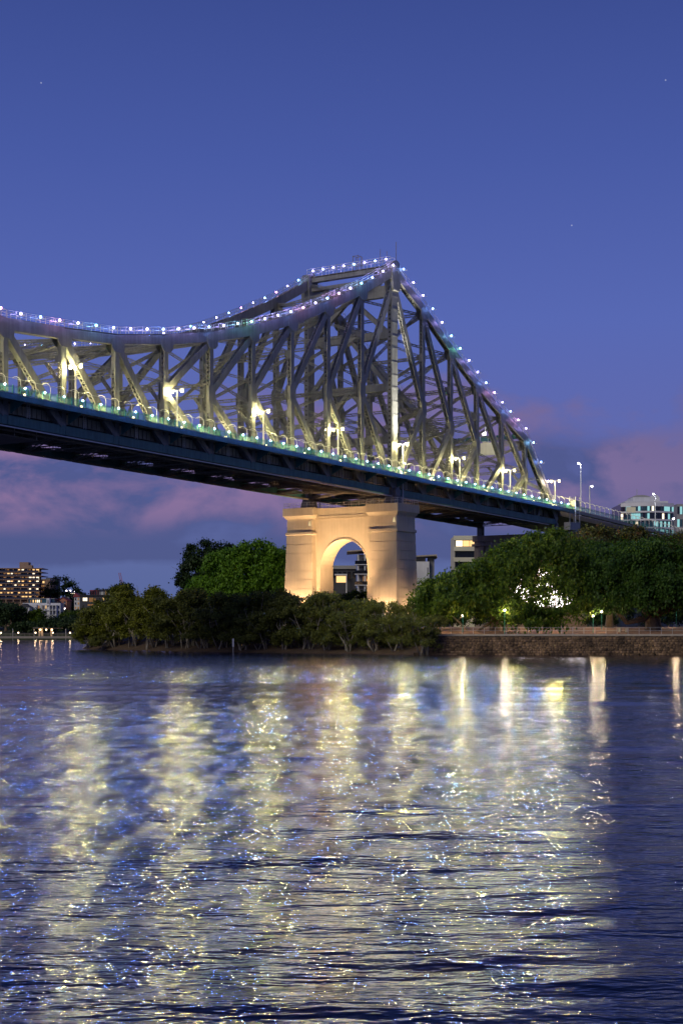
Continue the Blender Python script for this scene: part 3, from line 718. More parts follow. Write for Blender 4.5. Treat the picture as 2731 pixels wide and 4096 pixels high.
for v, S in ((0.0, -1), (W, 1)):
    q = Bd(.02, v+S*3.1, FL+.6); w = MB(ORG); w.beam(q-V3((0, 0, .9)), q, .5, .7, VV); o = w.build('post_floodlight', galv, bridge)
    w = MB(ORG); w.beam(q+V3((0, 0, .01)), q+V3((0, 0, .05)), .4, .6, VV); w.build('lens', flood_y, o)
    ld = bpy.data.lights.new('post_beam', 'SPOT'); ld.energy = 230000 if S < 0 else 60000; ld.color = (1, .93, .72); ld.spot_size = R(34); ld.spot_blend = 1.0; ld.shadow_soft_size = .15
    l = bpy.data.objects.new('post_beam', ld); C.objects.link(l); l.parent = o; l.location = q+V3((0, 0, .2))-ORG; l.rotation_euler = (B(0, v+S*.5, ZT[0]-6)-q).to_track_quat('-Z', 'Y').to_euler()
# bearing on the pier, drain pipe
for v in (0.0, W):
    w = MB(ORG); c = B(0, v, 0); z0, z1 = 30.35, zb(0)-.2
    w.hexa([c+U*x+VV*y+V3((0, 0, z0)) for x, y in ((-1.7, -1.3), (1.7, -1.3), (1.7, 1.3), (-1.7, 1.3))]+[c+U*x+VV*y+V3((0, 0, z1)) for x, y in ((-.8, -1), (.8, -1), (.8, 1), (-.8, 1))])
    w.tube([c+VV*-1.35+V3((0, 0, z1+.2)), c+VV*1.35+V3((0, 0, z1+.2))], .95, 14)
    o = w.build('bearing', steel, bridge)
    w = MB(ORG)
    for x in (-.75, 0, .75): w.beam(c+U*x*1.6-VV*1.42+V3((0, 0, z0)), c+U*x-VV*1.25+V3((0, 0, z1)), .12, .2, VV)
    w.build('bearing_rib', steel, o)
    for t in (.22,):
        w = MB(ORG); w.tube([B(t, v-.9, 30.3), B(t, v-.9, zb(0)+3)], .16, 8); w.build('drain_pipe', galv, bridge)

# street lamps over the roadway, each a thing of its own standing on the deck beside a truss post
def street_lamp(t, v, S, first=[]):
    base = Bd(t+.08, v+S*1.95, FL-.02)
    nth = {2: 'first', 4: 'second', 6: 'third', 8: 'fourth', 10: 'fifth', 12: 'sixth'}
    lab = 'lit double-headed street lamp beside the tower post of the bridge' if t == 0 else 'lit double-headed street lamp, %s from the tower post towards %s' % (nth[abs(t)], 'the approach road' if t > 0 else 'midstream')
    if first:
        o = copy_tree(first[0]); o.location = base; tag(o, lab, 'street lamp', 'street lamps along the bridge roadway'); return o
    o = root('street_lamp', base, lab, 'street lamp', 'street lamps along the bridge roadway'); first.append(o)
    MB().tube([(0, 0, 0), (0, 0, .4), (0, 0, .41), (0, 0, 6.6)], [.22, .22, .16, .13], 8).build('pole', pole_w, o)
    for s in (1, -1):
        a = MB().tube([V3((0, 0, 6.45)), VV*(s*.45)+V3((0, 0, 6.75)), VV*(s*.85)+V3((0, 0, 6.8))], .05, 6).build('arm', pole_w, o)
        h = MB().beam(VV*(s*.72)+V3((0, 0, 6.9)), VV*(s*1.4)+V3((0, 0, 6.94)), .34, .14, U).build('lamp_head', pole_w, o)
        MB().ball(VV*(s*1.08)+V3((0, 0, 6.52)), .27, 8, 5).build('bulb', lamp_y, h); 
        if s > 0: lamp_light(h, VV*(s*1.08)+V3((0, 0, 6.52)), (1, .85, .34), 9000, .34)
        else:                                        # outer head throws its light forward over the river
            ld = bpy.data.lights.new('lamp_light', 'SPOT'); ld.energy = 26000; ld.color = (1, .87, .19); ld.spot_size = R(150); ld.spot_blend = .35; ld.shadow_soft_size = .34
            l = bpy.data.objects.new('lamp_light', ld); C.objects.link(l); l.parent = h; l.location = VV*(s*1.08)+V3((0, 0, 6.52)); l.rotation_euler = (-VV*.8-U*.45-V3((0, 0, .16))).to_track_quat('-Z', 'Y').to_euler()
    return o
for t in (-12, -10, -8, -6, -4, -2, 0, 2, 4, 6): street_lamp(t, 0.0, -1)

# ------------------------------------------------------------------ main pier
def pier():
    org = B(0, W/2, 2.0); o = root('bridge_pier', org, 'floodlit tan concrete bridge pier with a tall round arch between two tapered blocks', 'bridge pier')
    def frustum(cv, z0, z1, hu0, hv0, hu1, hv1, mb):
        c = B(0, cv, 0)
        q = lambda hu, hv, z: [c+U*x*hu+VV*y*hv+V3((0, 0, z)) for x, y in ((-1, -1), (1, -1), (1, 1), (-1, 1))]
        mb.hexa(q(hu0, hv0, z0)+q(hu1, hv1, z1)); return mb
    ZTOP = 30.4
    HB = lambda z: (4.50-(z-4)*.036, 3.78-(z-4)*.022)      # half sizes with batter
    for cv in (0.0, W):
        zs = [24.55-1.92*k for k in range(11)]+[2.0]          # courses with thin recessed joints
        for b, a in zip(zs, zs[1:]):
            h0, h1 = HB(a), HB(b)
            frustum(cv, a+.05, b-.05, h0[0], h0[1], h1[0], h1[1], MB(org)).build('course', conc, o)
        h, h_ = HB(2), HB(24.5); frustum(cv, 2.0, 24.6, h[0]-.12, h[1]-.12, h_[0]-.12, h_[1]-.12, MB(org)).build('core', conc, o)
        h = HB(24.6); m = MB(org); frustum(cv, 24.55, 24.7, h[0]+.06, h[1]+.06, h[0]+.2, h[1]+.2, m); frustum(cv, 24.7, 25.2, h[0]+.2, h[1]+.2, h[0]+.18, h[1]+.18, m); m.build('band', conc, o)
        h = HB(25.2); h2 = HB(28.0); frustum(cv, 25.2, 28.0, h[0]-.02, h[1]-.02, h2[0], h2[1], MB(org)).build('upper_block', conc, o)
        m = MB(org); h = h2
        frustum(cv, 28.0, 28.25, h[0]+.18, h[1]+.18, h[0]+.22, h[1]+.22, m); frustum(cv, 28.25, 28.7, h[0]+.36, h[1]+.36, h[0]+.5, h[1]+.5, m); m.build('cornice', conc, o)
        m = MB(org); frustum(cv, 28.7, ZTOP, h[0]+.72, h[1]+.72, h[0]+.70, h[1]+.70, m); m.build('cap', conc, o)
        m = MB(org)                                   # guard rail on the cap
        hu, hv = h[0]+.5, h[1]+.5; c = B(0, cv, ZTOP); cor = [c+U*x*hu+VV*y*hv for x, y in ((-1, -1), (1, -1), (1, 1), (-1, 1))]
        for i in range(4):
            a, b = cor[i], cor[(i+1) % 4]
            for k in range(5): q = a.lerp(b, k/5); m.beam(q, q+V3((0, 0, 1.1)), .06, .06, U, False)
            for hh in (1.1, .6): m.beam(a+V3((0, 0, hh)), b+V3((0, 0, hh)), .05, .05, None, False)
        m.build('cap_rail', galv, o)
        q = B(0, cv, 27.0)-U*(HB(27)[0]+.06)-VV*(HB(27)[1]-.6)      # small niche lamp under the cornice
        MB(org).hexa([q+VV*-.3+V3((0, 0, -.5)), q+VV*.3+V3((0, 0, -.5)), q+VV*.3+U*.2+V3((0, 0, -.5)), q+VV*-.3+U*.2+V3((0, 0, -.5)),
                      q+VV*-.1+V3((0, 0, .5)), q+VV*.1+V3((0, 0, .5)), q+VV*.1+U*.2+V3((0, 0, .5)), q+VV*-.1+U*.2+V3((0, 0, .5))]).build('niche_light', glow('niche_lamp_glow', (1, .80, .42), .75), o)
    # arch wall between the blocks, recessed behind their faces
    v0, v1 = 3.1, W-3.1; hu = 2.4; r = 6.0; vc = W/2; zs = 17.4; zt = 28.1; n = 22
    left = [(v1, 2.0), (v1, zt), (v0, zt), (v0, 2.0), (vc-r, 2.0)]
    arc = [(vc-r*math.cos(math.pi*k/n), zs+r*math.sin(math.pi*k/n)) for k in range(n+1)]
    for s in range(n):                                # spandrel built in strips so every face stays convex
        (a, za), (b, zb_) = arc[s], arc[s+1]
        m = MB(org); m.hexa([B(0, a, za)-U*hu, B(0, b, zb_)-U*hu, B(0, b, zb_)+U*hu, B(0, a, za)+U*hu, B(0, a, zt)-U*hu, B(0, b, zt)-U*hu, B(0, b, zt)+U*hu, B(0, a, zt)+U*hu])
        if s == 0: allm = m
        else:
            k = len(allm.v); allm.v += m.v; allm.f += [tuple(i+k for i in f) for f in m.f]
    for a, b in ((v0, vc-r), (vc+r, v1)): allm.hexa([B(0, a, 2)-U*hu, B(0, b, 2)-U*hu, B(0, b, 2)+U*hu, B(0, a, 2)+U*hu, B(0, a, zt)-U*hu, B(0, b, zt)-U*hu, B(0, b, zt)+U*hu, B(0, a, zt)+U*hu])
    allm.build('arch_wall', conc, o)
    m = MB(org)                                        # moulded edge round the arch
    ring = [(vc-r-.12, 2.0), (vc-r-.12, zs)]+[(vc-(r+.12)*math.cos(math.pi*k/n), zs+(r+.12)*math.sin(math.pi*k/n)) for k in range(1, n)]+[(vc+r+.12, zs), (vc+r+.12, 2.0)]
    for (a, za), (b, zb_) in zip(ring, ring[1:]): m.beam(B(0, a, za)-U*(hu+.06), B(0, b, zb_)-U*(hu+.06), .12, .24, U)
    m.build('arch_moulding', conc, o)
    m = MB(org)
    for z0, z1, d in ((27.75, 28.0, .12), (28.12, 28.6, .26)): m.beam(B(0, v0, (z0+z1)/2), B(0, v1, (z0+z1)/2), z1-z0, 2*(hu+d), V3((0, 0, 1)))
    m.build('cornice', conc, o)
    m = MB(org); m.beam(B(0, v0, 29.4), B(0, v1, 29.4), 1.65, 2*(hu+.2), V3((0, 0, 1))); m.build('parapet', conc, o)
    m = MB(org)
    for s in (1, -1):
        for k in range(9): q = B(0, v0+(v1-v0)*k/8, 30.2)+U*(s*2.4); m.beam(q, q+V3((0, 0, 1.1)), .06, .06, U, False)
        for hh in (1.1, .6): m.beam(B(0, v0, 30.2+hh)+U*(s*2.4), B(0, v1, 30.2+hh)+U*(s*2.4), .05, .05, U, False)
    m.build('cap_rail', galv, o)
pier()
# flood lamps in the ground round the pier
def floodlight(pos, aim, power, size, col=(1, .63, .32), lab=''):
    o = root('floodlight', pos, lab, 'floodlight', 'floodlights round the pier foot')
    d = (V3(aim)-V3(pos)).normalized()
    MB().beam(V3((0, 0, -.9)), V3((0, 0, .0)), .12, .12).build('stake', galv, o)
    MB().beam(V3((0, 0, 0))-d*.22, V3((0, 0, 0)), .5, .4).build('housing', steel_d, o)
    MB().beam(V3((0, 0, 0)), d*.03, .42, .32).build('lens', glow('flood_lens_glow', col, 14), o)
    ld = bpy.data.lights.new('flood_beam', 'SPOT'); ld.energy = power*1.45; ld.color = col; ld.spot_size = R(size); ld.spot_blend = 1.0; ld.shadow_soft_size = .2
    l = bpy.data.objects.new('flood_beam', ld); C.objects.link(l); l.parent = o; l.location = d*.12; l.rotation_euler = d.to_track_quat('-Z', 'Y').to_euler()
zf = 4.6
floodlight(B(0, -1.6, zf)-U*7.4, B(0, -.8, 17)-U*3.9, 30000, 100, lab='ground floodlight washing the near block beside its corner')
floodlight(B(0, -6.4, zf)+U*1.6, B(0, -3.4, 16)+U*.2, 24000, 105, lab='ground floodlight washing the end face of the near block')
floodlight(B(0, W-.5, zf)-U*6.6, B(0, W, 18)-U*3.9, 20000, 85, lab='ground floodlight washing the far block')
floodlight(B(0, W-4.6, zf)-U*5.2, B(0, W-5.2, 18)-U*2.4, 13000, 75, lab='ground floodlight in the inner corner of the far block')
floodlight(B(0, W/2-1.5, zf)-U*13, B(0, W/2, 24)-U*2.4, 52000, 80, lab='ground floodlight washing the wall above the arch')
floodlight(B(0, 7.2, zf)-U*.3, B(0, W-5.0, 19), 9000, 110, lab='ground floodlight under the arch')

# ------------------------------------------------------------------ anchor pier and approach
def anchor_pier():
    c0 = 6.55; org = B(c0, W/2, WALLZ); o = root('anchor_pier', org, 'brown concrete end pier with pilasters behind the fig trees', 'bridge pier')
    def blk(nm, v0, v1, u0, u1, z0, z1, m=conc_b):
        b = MB(org); c = B(c0, (v0+v1)/2, 0); b.beam(c+V3((0, 0, z0)), c+V3((0, 0, z1)), v1-v0, u1-u0, VV); return b.build(nm, m, o)
    blk('wall', -1.8, W+1.8, -2, 2, 2, 27.2)
    for v in (-.6, W/2, W-1.2, W-7.4): blk('pilaster', v, v+1.6, -2.35, 2.35, 2, 27.0)
    blk('cornice', -2.2, W+2.2, -2.7, 2.7, 26.0, 26.6); blk('cap', -2.1, W+2.1, -2.5, 2.5, 27.2, 28.7)
    for z in (22.4, 19.0): blk('string_course', -2.0, W+2.0, -2.2, 2.2, z, z+.3)
    b = MB(org); q = B(c0, W-3.6, 2)-U*2.55; b.tube([q, q+V3((0, 0, 25))], .18, 8); b.build('drain_pipe', galv, o)
    for v in (0, W):                                   # rocker bearings and cross frames on the cap
        b = MB(org); q = B(c0-.15, v, 28.7); b.beam(q, V3((q.x, q.y, zb(6.4)-.3)), 1.4, 1.4, VV); b.build('bearing', steel, o)
anchor_pier()
def approach():
    t0, t1 = TE+.3, 15.0; z0 = zb(t0)+FL
    Z = lambda t: z0-.42*(t-t0)-.012*(t-t0)**2
    org = B(10, W/2, Z(10)); o = root('approach_viaduct', org, 'approach road with curved fence hoops leading off the bridge above the trees', 'viaduct')
    P = lambda t, v, dz: B(t, v, Z(t)+dz)
    n = 8
    for k in range(n):
        a, b = t0+(t1-t0)*k/n, t0+(t1-t0)*(k+1)/n
        m = MB(org); m.beam(P(a, W/2, -.7), P(b, W/2, -.7), W-1, 1.2, VV); m.build('road_deck', conc_b, o)
        for v, S in ((0, -1), (W, 1)):
            m = MB(org); m.beam(P(a, v+S*2.2, -.2), P(b, v+S*2.2, -.2), 2.9, .4, VV); m.build('walkway_slab', coping_m, o)
            m = MB(org); m.beam(P(a, v+S*3.6, -.45), P(b, v+S*3.6, -.45), .12, .7, VV); m.build('walkway_fascia', coping_m, o)
    hm = hoop_mesh(-1, .07); hf = hoop_mesh(1, .07)
    for k in range(int((t1-t0)*4)):
        t = t0+.05+k/4
        for v, S, me in ((0, -1, hm), (W, 1, hf)):
            place('fence_hoop', me, o, P(t, v+S*3.55, 0)-org)
            m = MB(org)
            for h in (.12, .95, 1.18): m.beam(P(t, v+S*3.5, h), P(t+.25, v+S*3.5, h), .06, .06, VV)
            for j in range(1, 12): m.beam(P(t+.25*j/12, v+S*3.5, .1), P(t+.25*j/12, v+S*3.5, 1.15), .04, .04, VV, False)
            m.build('railing_panel', teal_rail, o)
    for t in (9.5, 12.5):
        for v in (3, W-3):
            m = MB(org); m.beam(V3((*B(t, v, 0).xy, WALLZ-.3)), P(t, v, -1.3), 1.8, 1.8, VV); m.build('column', conc_b, o)
    return Z
AZ = approach()
# expansion-joint portal cabin at the bridge end
cb = Bd(TE+.1, -3.4, 0); ob = root('access_tower', cb, 'white framed access tower with cabin at the end of the truss walkway', 'access tower')
m = MB(cb)
for a in (0, 2.4):
    for b in (0, 1.6): q = cb+U*a-VV*b; m.beam(q-V3((0, 0, 4.5)), q+V3((0, 0, 6.4)), .14, .14, U)
m.build('frame', galv, ob)
m = MB(cb)
for z in (-4.2, -2.2, 0, 2.4, 4.6, 6.3):
    for b in (0, 1.6): m.beam(cb-VV*b+V3((0, 0, z)), cb+U*2.4-VV*b+V3((0, 0, z)), .1, .1, VV)
    if z < 0:
        m.beam(cb-VV*1.6+V3((0, 0, z)), cb+U*2.4-VV*1.6+V3((0, 0, z+2)), .1, .1, VV); m.beam(cb+U*2.4-VV*1.6+V3((0, 0, z)), cb-VV*1.6+V3((0, 0, z+2)), .1, .1, VV)
m.build('brace', galv, ob)
m = MB(cb); m.beam(cb-U*3.5-VV*.9+V3((0, 0, -1.2)), cb+U*2.4-VV*.9+V3((0, 0, -1.2)), 1.7, 1.9, VV); m.build('cabin', grey_wall, ob)
m = MB(cb); m.beam(cb+U*.2-VV*.8+V3((0, 0, 4.7)), cb+U*2.2-VV*.8+V3((0, 0, 4.7)), 1.5, 1.5, VV); m.build('panel', cream_wall, ob)
# lamps and sign on the approach
def road_lamp(base, h, side, lab, grp):
    o = root('road_lamp', base, lab, 'street lamp', grp)
    MB().tube([(0, 0, -.3), (0, 0, h)], [.15, .09], 8).build('pole', pole_w, o)
    MB().tube([(0, 0, h-.1), U*side*.5+V3((0, 0, h+.15)), U*side*1.1+V3((0, 0, h+.18))], .06, 6).build('arm', pole_w, o)
    hd = MB().beam(U*side*.9+V3((0, 0, h+.26)), U*side*1.9+V3((0, 0, h+.3)), .4, .16, VV).build('lamp_head', pole_w, o)
    MB().ball(U*side*1.4+V3((0, 0, h+.03)), .30, 8, 5).build('bulb', lamp_w, hd); lamp_light(hd, U*side*1.4+V3((0, 0, h+.03)), (.9, .9, 1), 1500, .38)
g = 'lamps along the approach road'
road_lamp(V3((*B(8.75, 6.0, 0).xy, AZ(8.75))), 15.4, -1, 'tall white road lamp where the approach leaves the truss', g)
road_lamp(V3((*B(8.35, 1.2, 0).xy, AZ(8.35))), 8.6, 1, 'short white road lamp beside the approach hoops', g)
road_lamp(V3((*B(13.55, 8.2, 0).xy, AZ(13.55))), 14.2, -1, 'tall white road lamp in front of the round-topped office', g)
road_lamp(V3((*B(13.1, .8, 0).xy, AZ(13.1))), 6.0, 1, 'low white road lamp at the far end of the approach hoops', g)
sb = V3((*B(10.2, -1.0, 0).xy, AZ(10.2))); so = root('road_sign', sb, 'back of a cream road sign standing on the approach walkway', 'sign')
MB().beam((0, 0, 0), (0, 0, 5.2), .14, .14).build('post', galv, so); MB().beam(V3((-1.3, 0, 4.6)), V3((1.3, 0, 4.6)), .1, 1.5, (0, 1, 0)).build('panel', cream_wall, so)

# ------------------------------------------------------------------ trees
def leaves(pts, out, size, rs, droop=.0, aspect=1.8, flat=.0):
    """one small quad per point, in clumps; returns verts, faces"""
    n = len(pts); nr = rs.normal(0, 1, (n, 3)); nr /= np.linalg.norm(nr, axis=1)[:, None]
    nr = nr*.75+out*.8; nr[:, 2] += flat; nr /= np.linalg.norm(nr, axis=1)[:, None]
    ax = rs.normal(0, 1, (n, 3)); ax[:, 2] -= droop*2.2; ax -= nr*(ax*nr).sum(1)[:, None]; ax /= np.linalg.norm(ax, axis=1)[:, None]+1e-9
    sd = np.cross(nr, ax); s = size*rs.uniform(.65, 1.25, n)[:, None]; a = ax*s*aspect*.5; b = sd*s*.5
    v = np.stack([pts-a, pts+b*.9, pts+a, pts-b*.9], 1).reshape(-1, 3); f = np.arange(n*4).reshape(n, 4); return v, f
def crown_points(lobes, n, clump, rs, inner=.25, hang=0.0, holes=(), per=110):
    """points in leaf clumps spread over the lobes"""
    lob = np.array([[*c, *r] for c, r in lobes], float); area = np.prod(lob[:, 3:], axis=1)**(2/3); pr = area/area.sum()
    nc = max(20, int(n/per)); k = rs.choice(len(lob), nc, p=pr); d = rs.normal(0, 1, (nc, 3)); d /= np.linalg.norm(d, axis=1)[:, None]
    d[:, 2] = np.where(d[:, 2] < -.55, -d[:, 2], d[:, 2])
    rad = np.where(rs.random(nc) < inner, rs.uniform(.35, .85, nc), rs.uniform(.86, 1.08, nc))
    cc = lob[k, :3]+d*lob[k, 3:]*rad[:, None]
    j = rs.integers(0, nc, n); g = rs.normal(0, 1, (n, 3))*clump*np.array([1, 1, .7]); cs = rs.uniform(.6, 1.35, nc)[j][:, None]
    g[:, 2] -= np.abs(rs.normal(0, 1, n))*hang; p = cc[j]+g*cs; o = d[j]
    for (hc, hr) in holes:
        m = (((p-np.array(hc))/np.array(hr))**2).sum(1) > 1; keep = m | (rs.random(len(p)) < .33); p = p[keep]; o = o[keep]
    return p, o
def limbs(mb, base, h, r, targets, rs, bend=.12, n=7):
    """trunk that forks into one limb per target, two joints each"""
    base = V3(base); top = base+V3((0, 0, h)); mb.tube([base-V3((0, 0, .4)), base+V3((0, 0, .15*h)), base+V3((rs.normal(0, .05*h), rs.normal(0, .05*h), .6*h)), top], [r*1.5, r*1.08, r*.9, r*.75], n+2)
    for t in targets:
        t = V3(t); m1 = top.lerp(t, .35)+V3((rs.normal(0, bend), rs.normal(0, bend), rs.normal(0, bend)))*(t-top).length; m2 = top.lerp(t, .7)+V3((rs.normal(0, bend), rs.normal(0, bend), .1))*(t-top).length*.6
        rr = r*.5*rs.uniform(.7, 1.1); mb.tube([top-V3((0, 0, .3)), m1, m2, t], [rr*1.2, rr*.8, rr*.5, rr*.15], n-2)
        for q in range(2):
            e = t+V3(rs.normal(0, 1, 3))*(t-top).length*.28; mb.tube([m2, m2.lerp(e, .5)+V3((0, 0, .2)), e], [rr*.42, rr*.25, .03], 4)
def tree(name, base, lobes, nleaf, lsize, lm, label, group=None, trunk_h=3., trunk_r=.5, clump=.9, hang=0., droop=.3, seed=1, bm=None, holes=(), inner=.25, aspect=1.8, extra_trunks=(), per=72):
    rs = np.random.default_rng(seed); base = V3(base); o = root(name, base, label, 'tree', group)
    p, d = crown_points(lobes, nleaf, clump, rs, inner, hang, holes, per); v, f = leaves(p, d, lsize, rs, droop, aspect)
    me = np_mesh('crown', v, f); me.materials.append(lm); c = bpy.data.objects.new('crown', me); C.objects.link(c); c.parent = o
    mb = MB(); limbs(mb, (0, 0, 0), trunk_h, trunk_r, [V3(l[0])*1.0 for l in lobes], rs)
    for (bx, by, hh, rr) in extra_trunks: mb.tube([(bx, by, -.4), (bx*.9, by*.9, hh*.4), (bx*.5, by*.5, hh)], [rr*1.5, rr, rr*.6], 8)
    mb.build('trunk', bm or bark, o, smooth=True)
    return o

# three great figs on the right behind the seawall
tree('fig_tree', (27.5, 264.5, gz(264.5)-.1), [((-8.5, -1, 6.0), (6.0, 7, 4.2)), ((-3, -3, 7.4), (6.5, 7, 4.8)), ((3.2, -3.5, 9.4), (6.6, 7.5, 6.0)), ((8.7, -2, 11.3), (6.5, 7, 6.4)), ((5.5, 3, 11.0), (6, 6, 5.4)),
     ((-12.2, 0, 4.9), (3.4, 5, 2.8)), ((9, -5.5, 6.2), (6.5, 5, 4.8)), ((3, -7, 4.2), (5.0, 4, 3.4)), ((6.5, -10, 2.6), (6.5, 2.6, 2.4)), ((-6, -6, 4.9), (6, 4, 2.2)), ((-6, 2, 6.0), (8, 5, 4.0))], 86000, .36, leaf_fig, 'spreading green fig tree lit through its leaves by lights behind it',
     'fig trees behind the seawall', 2.6, .75, .62, .75, .8, 11, holes=[((8.2, -4, 7.0), (5.8, 14, 3.6)), ((7.0, -4, 10.9), (4.6, 13, 1.6)), ((2.6, -4, 7.0), (2.4, 13, 2.2))], extra_trunks=[(1.2, .6, 4, .4), (-1.1, -.4, 4, .35)])
tree('fig_tree', (55.0, 266, gz(266)-.1), [((-7, -3, 8.2), (7, 7, 6.4)), ((0, -4, 9.2), (7.5, 7, 6.6)), ((8, -3, 8.6), (7.5, 7, 6.4)), ((-10, -1, 6), (5, 6, 4.5)), ((14, -1, 8), (7, 7, 6)), ((-2, -7, 6.0), (6, 4, 3.6)), ((6, -7, 5.8), (6, 4, 3.8))],
     62000, .36, leaf_figd, 'dark spreading fig tree with a thick trunk beside the picnic tables', 'fig trees behind the seawall', 2.8, 1.15, .62, .7, .8, 12, extra_trunks=[(1.3, .8, 4, .5)])
tree('fig_tree', (49.0, 275, gz(275)-.1), [((-3, 0, 9.6), (6, 6, 6.2)), ((4, 0, 10.0), (7, 6, 5.8))], 22000, .36, leaf_figd, 'dark fig tree with a leaning trunk between its two larger neighbours', 'fig trees behind the seawall', 3.2, .7, .62, .6, .8, 13)
# rusty crowns below the approach road
for i, (x, y, z, s) in enumerate(((52.5, 336, 17.6, 1.0), (61.5, 338, 17.8, 1.05), (70.5, 341, 17.2, 1.0), (82, 345, 17.6, 1.1))):
    tree('hillside_tree', (x, y, WALLZ), [((-3.5, 0, z-.5), (5, 5, 5.5)), ((3.5, 0, z), (5.2, 5, 5.8)), ((0, -3, z-4.5), (6.5, 5, 6)), ((0, -4, z-9), (6.5, 5, 5))], 24000, .38, leaf_rust,
         ('rusty olive tree below the first approach hoops', 'rusty olive tree below the approach road sign', 'rusty olive tree below the round-topped office', 'rusty olive tree below the grey office block')[i], 'trees below the approach road', 5, .5, .7, .3, .4, 20+i)
# figs behind the pier
tree('fig_tree', (-22.0, 352, WALLZ), [((-4.5, -2, 13.0), (6.5, 6, 6.0)), ((2.5, -2, 15.0), (7.5, 6, 6.3)), ((-9.5, -1, 8.6), (5, 5, 4.6)), ((7.5, -1, 13), (6.5, 6, 6.6)), ((-3, -5, 8.2), (8, 4, 5)), ((5, -5, 8.2), (7, 4, 5.5)), ((-12.8, 0, 6.6), (3, 4, 3))],
     46000, .42, leaf_lime, 'bright green domed fig tree beside the far block of the pier', None, 4, .8, .7, .9, .9, 31)
tree('evergreen_tree', (-33.5, 372, WALLZ), [((-3.6, 0, 14.8), (2.2, 2.5, 6.5)), ((0, 0, 16.4), (2.3, 2.5, 6.2)), ((2.8, 0, 17.2), (2.0, 2.5, 5.4)), ((6.0, 0, 16.2), (2.0, 2.2, 5.2)), ((-5.8, 0, 9.8), (1.9, 2, 5)), ((9.2, 0, 17.0), (1.5, 2, 4.2)), ((2, 0, 11), (4, 2.5, 4.5))],
     17000, .42, leaf_dark, 'dark upright evergreen tree with narrow pointed heads behind the green fig', None, 6, .6, .6, .0, -.4, 32)
tree('round_tree', (3.5, 338, WALLZ), [((0, 0, 6.2), (3.8, 3, 3.2)), ((2.5, -1, 5), (3, 3, 2.6)), ((-3, 0, 4.8), (2.8, 3, 2.6))], 9000, .38, leaf_fig, 'small green tree seen through the pier arch', None, 2.5, .3, .5, .3, .3, 33)
tree('round_tree', (22.5, 305, WALLZ), [((0, 0, 5.6), (3.6, 3, 3.0)), ((3, 0, 6.6), (3.4, 3, 3.2)), ((-2.6, -1, 3.6), (2.8, 3, 2.4)), ((6, -1, 6.5), (3, 3, 3))], 12000, .36, leaf_fig, 'green tree beside the near block of the pier', None, 2.5, .3, .5, .3, .3, 34)

for i, (x, y, w, h) in enumerate(((23.0, 288, 4.2, 3.6), (30.5, 287, 4.6, 3.4), (17.0, 283, 3.6, 3.2), (52, 292, 5, 3.6), (64, 294, 5.5, 3.8))):
    tree('park_shrub', (x, y, gz(y)), [((-w*.4, 0, h*.5), (w*.6, 2, h*.5)), ((w*.4, 0, h*.55), (w*.6, 2, h*.5))], 5000, .32, leaf_dark, ('dark shrub behind the trunk of the lit fig', 'dark shrub before the assumed hall', 'dark shrub behind the information board', 'dark shrub behind the leaning fig trunk', 'dark shrub behind the thick fig trunk')[i], 'shrubs behind the figs', .6, .12, .5, .1, .2, 60+i)
# mangroves: a few kinds with several pale stems, copied along the mud bank
def mangrove(seed, h, w, nl, lm):
    rs = np.random.default_rng(seed); o = root('mangrove_tree', (0, 0, 0), 'x', 'tree', 'mangroves along the mud bank')
    lob = [];
    for k in range(7):
        a = rs.uniform(0, 6.28); q = rs.uniform(.15, .62)*w; lob.append(((math.cos(a)*q, math.sin(a)*q*.8, h*rs.uniform(.50, .84)), (w*rs.uniform(.28, .42), w*rs.uniform(.28, .4), h*rs.uniform(.13, .2))))
    for k in range(6):
        a = rs.uniform(0, 6.28); lob.append(((math.cos(a)*w*.6, math.sin(a)*w*.5, h*rs.uniform(.22, .44)), (w*.28, w*.28, h*.13)))
    p, d = crown_points(lob, nl, .42, rs, .35, .15); v, f = leaves(p, d, .23, rs, .2, 1.9)
    me = np_mesh('crown', v, f); me.materials.append(lm); c = bpy.data.objects.new('crown', me); C.objects.link(c); c.parent = o
    for k in range(7):
        a = rs.uniform(0, 6.28); b = V3((math.cos(a)*.5*w*.3, math.sin(a)*.4*w*.3, -.3)); t = V3(lob[k % 7][0]); m1 = b.lerp(t, .4)+V3((rs.normal(0, .35), rs.normal(0, .3), 0)); m2 = b.lerp(t, .75)+V3((rs.normal(0, .3), rs.normal(0, .3), 0))
        s = MB(); r = rs.uniform(.09, .17); s.tube([b, m1, m2, t], [r*1.2, r, r*.7, r*.3], 6)
        for q in range(2):
            e = t+V3(rs.normal(0, 1, 3))*w*.22; s.tube([m2 if q else m1, m2.lerp(e, .5), e], [r*.55, r*.35, .02], 4)
        s.build('stem', bark_p, o, smooth=True)
    return o
protos = [mangrove(101, 9.2, 6.2, 9500, leaf_man), mangrove(102, 8.4, 6.6, 9500, leaf_man), mangrove(103, 9.8, 5.8, 9500, leaf_man2), mangrove(104, 7.6, 6.0, 9500, leaf_man)]
used = set()
def put_mangrove(k, x, y, z, s, rz, lab, sz=1.0):
    if k in used: o = copy_tree(protos[k])
    else: o = protos[k]; used.add(k)
    o.location = (x, y, z); o.rotation_euler = (0, 0, rz); o.scale = (s, s, s*sz); tag(o, lab, 'tree', 'mangroves along the mud bank')
rm = random.Random(5)
spots = []
x = -53.0; i = 0
while x < 13.5:
    spots.append((x, 2.6+rm.uniform(-.6, 1.0), 0)); x += rm.uniform(3.6, 4.8)
x = -50.0
while x < 12:
    spots.append((x, 8.5+rm.uniform(-1, 1.5), 1)); x += rm.uniform(4.6, 5.8)
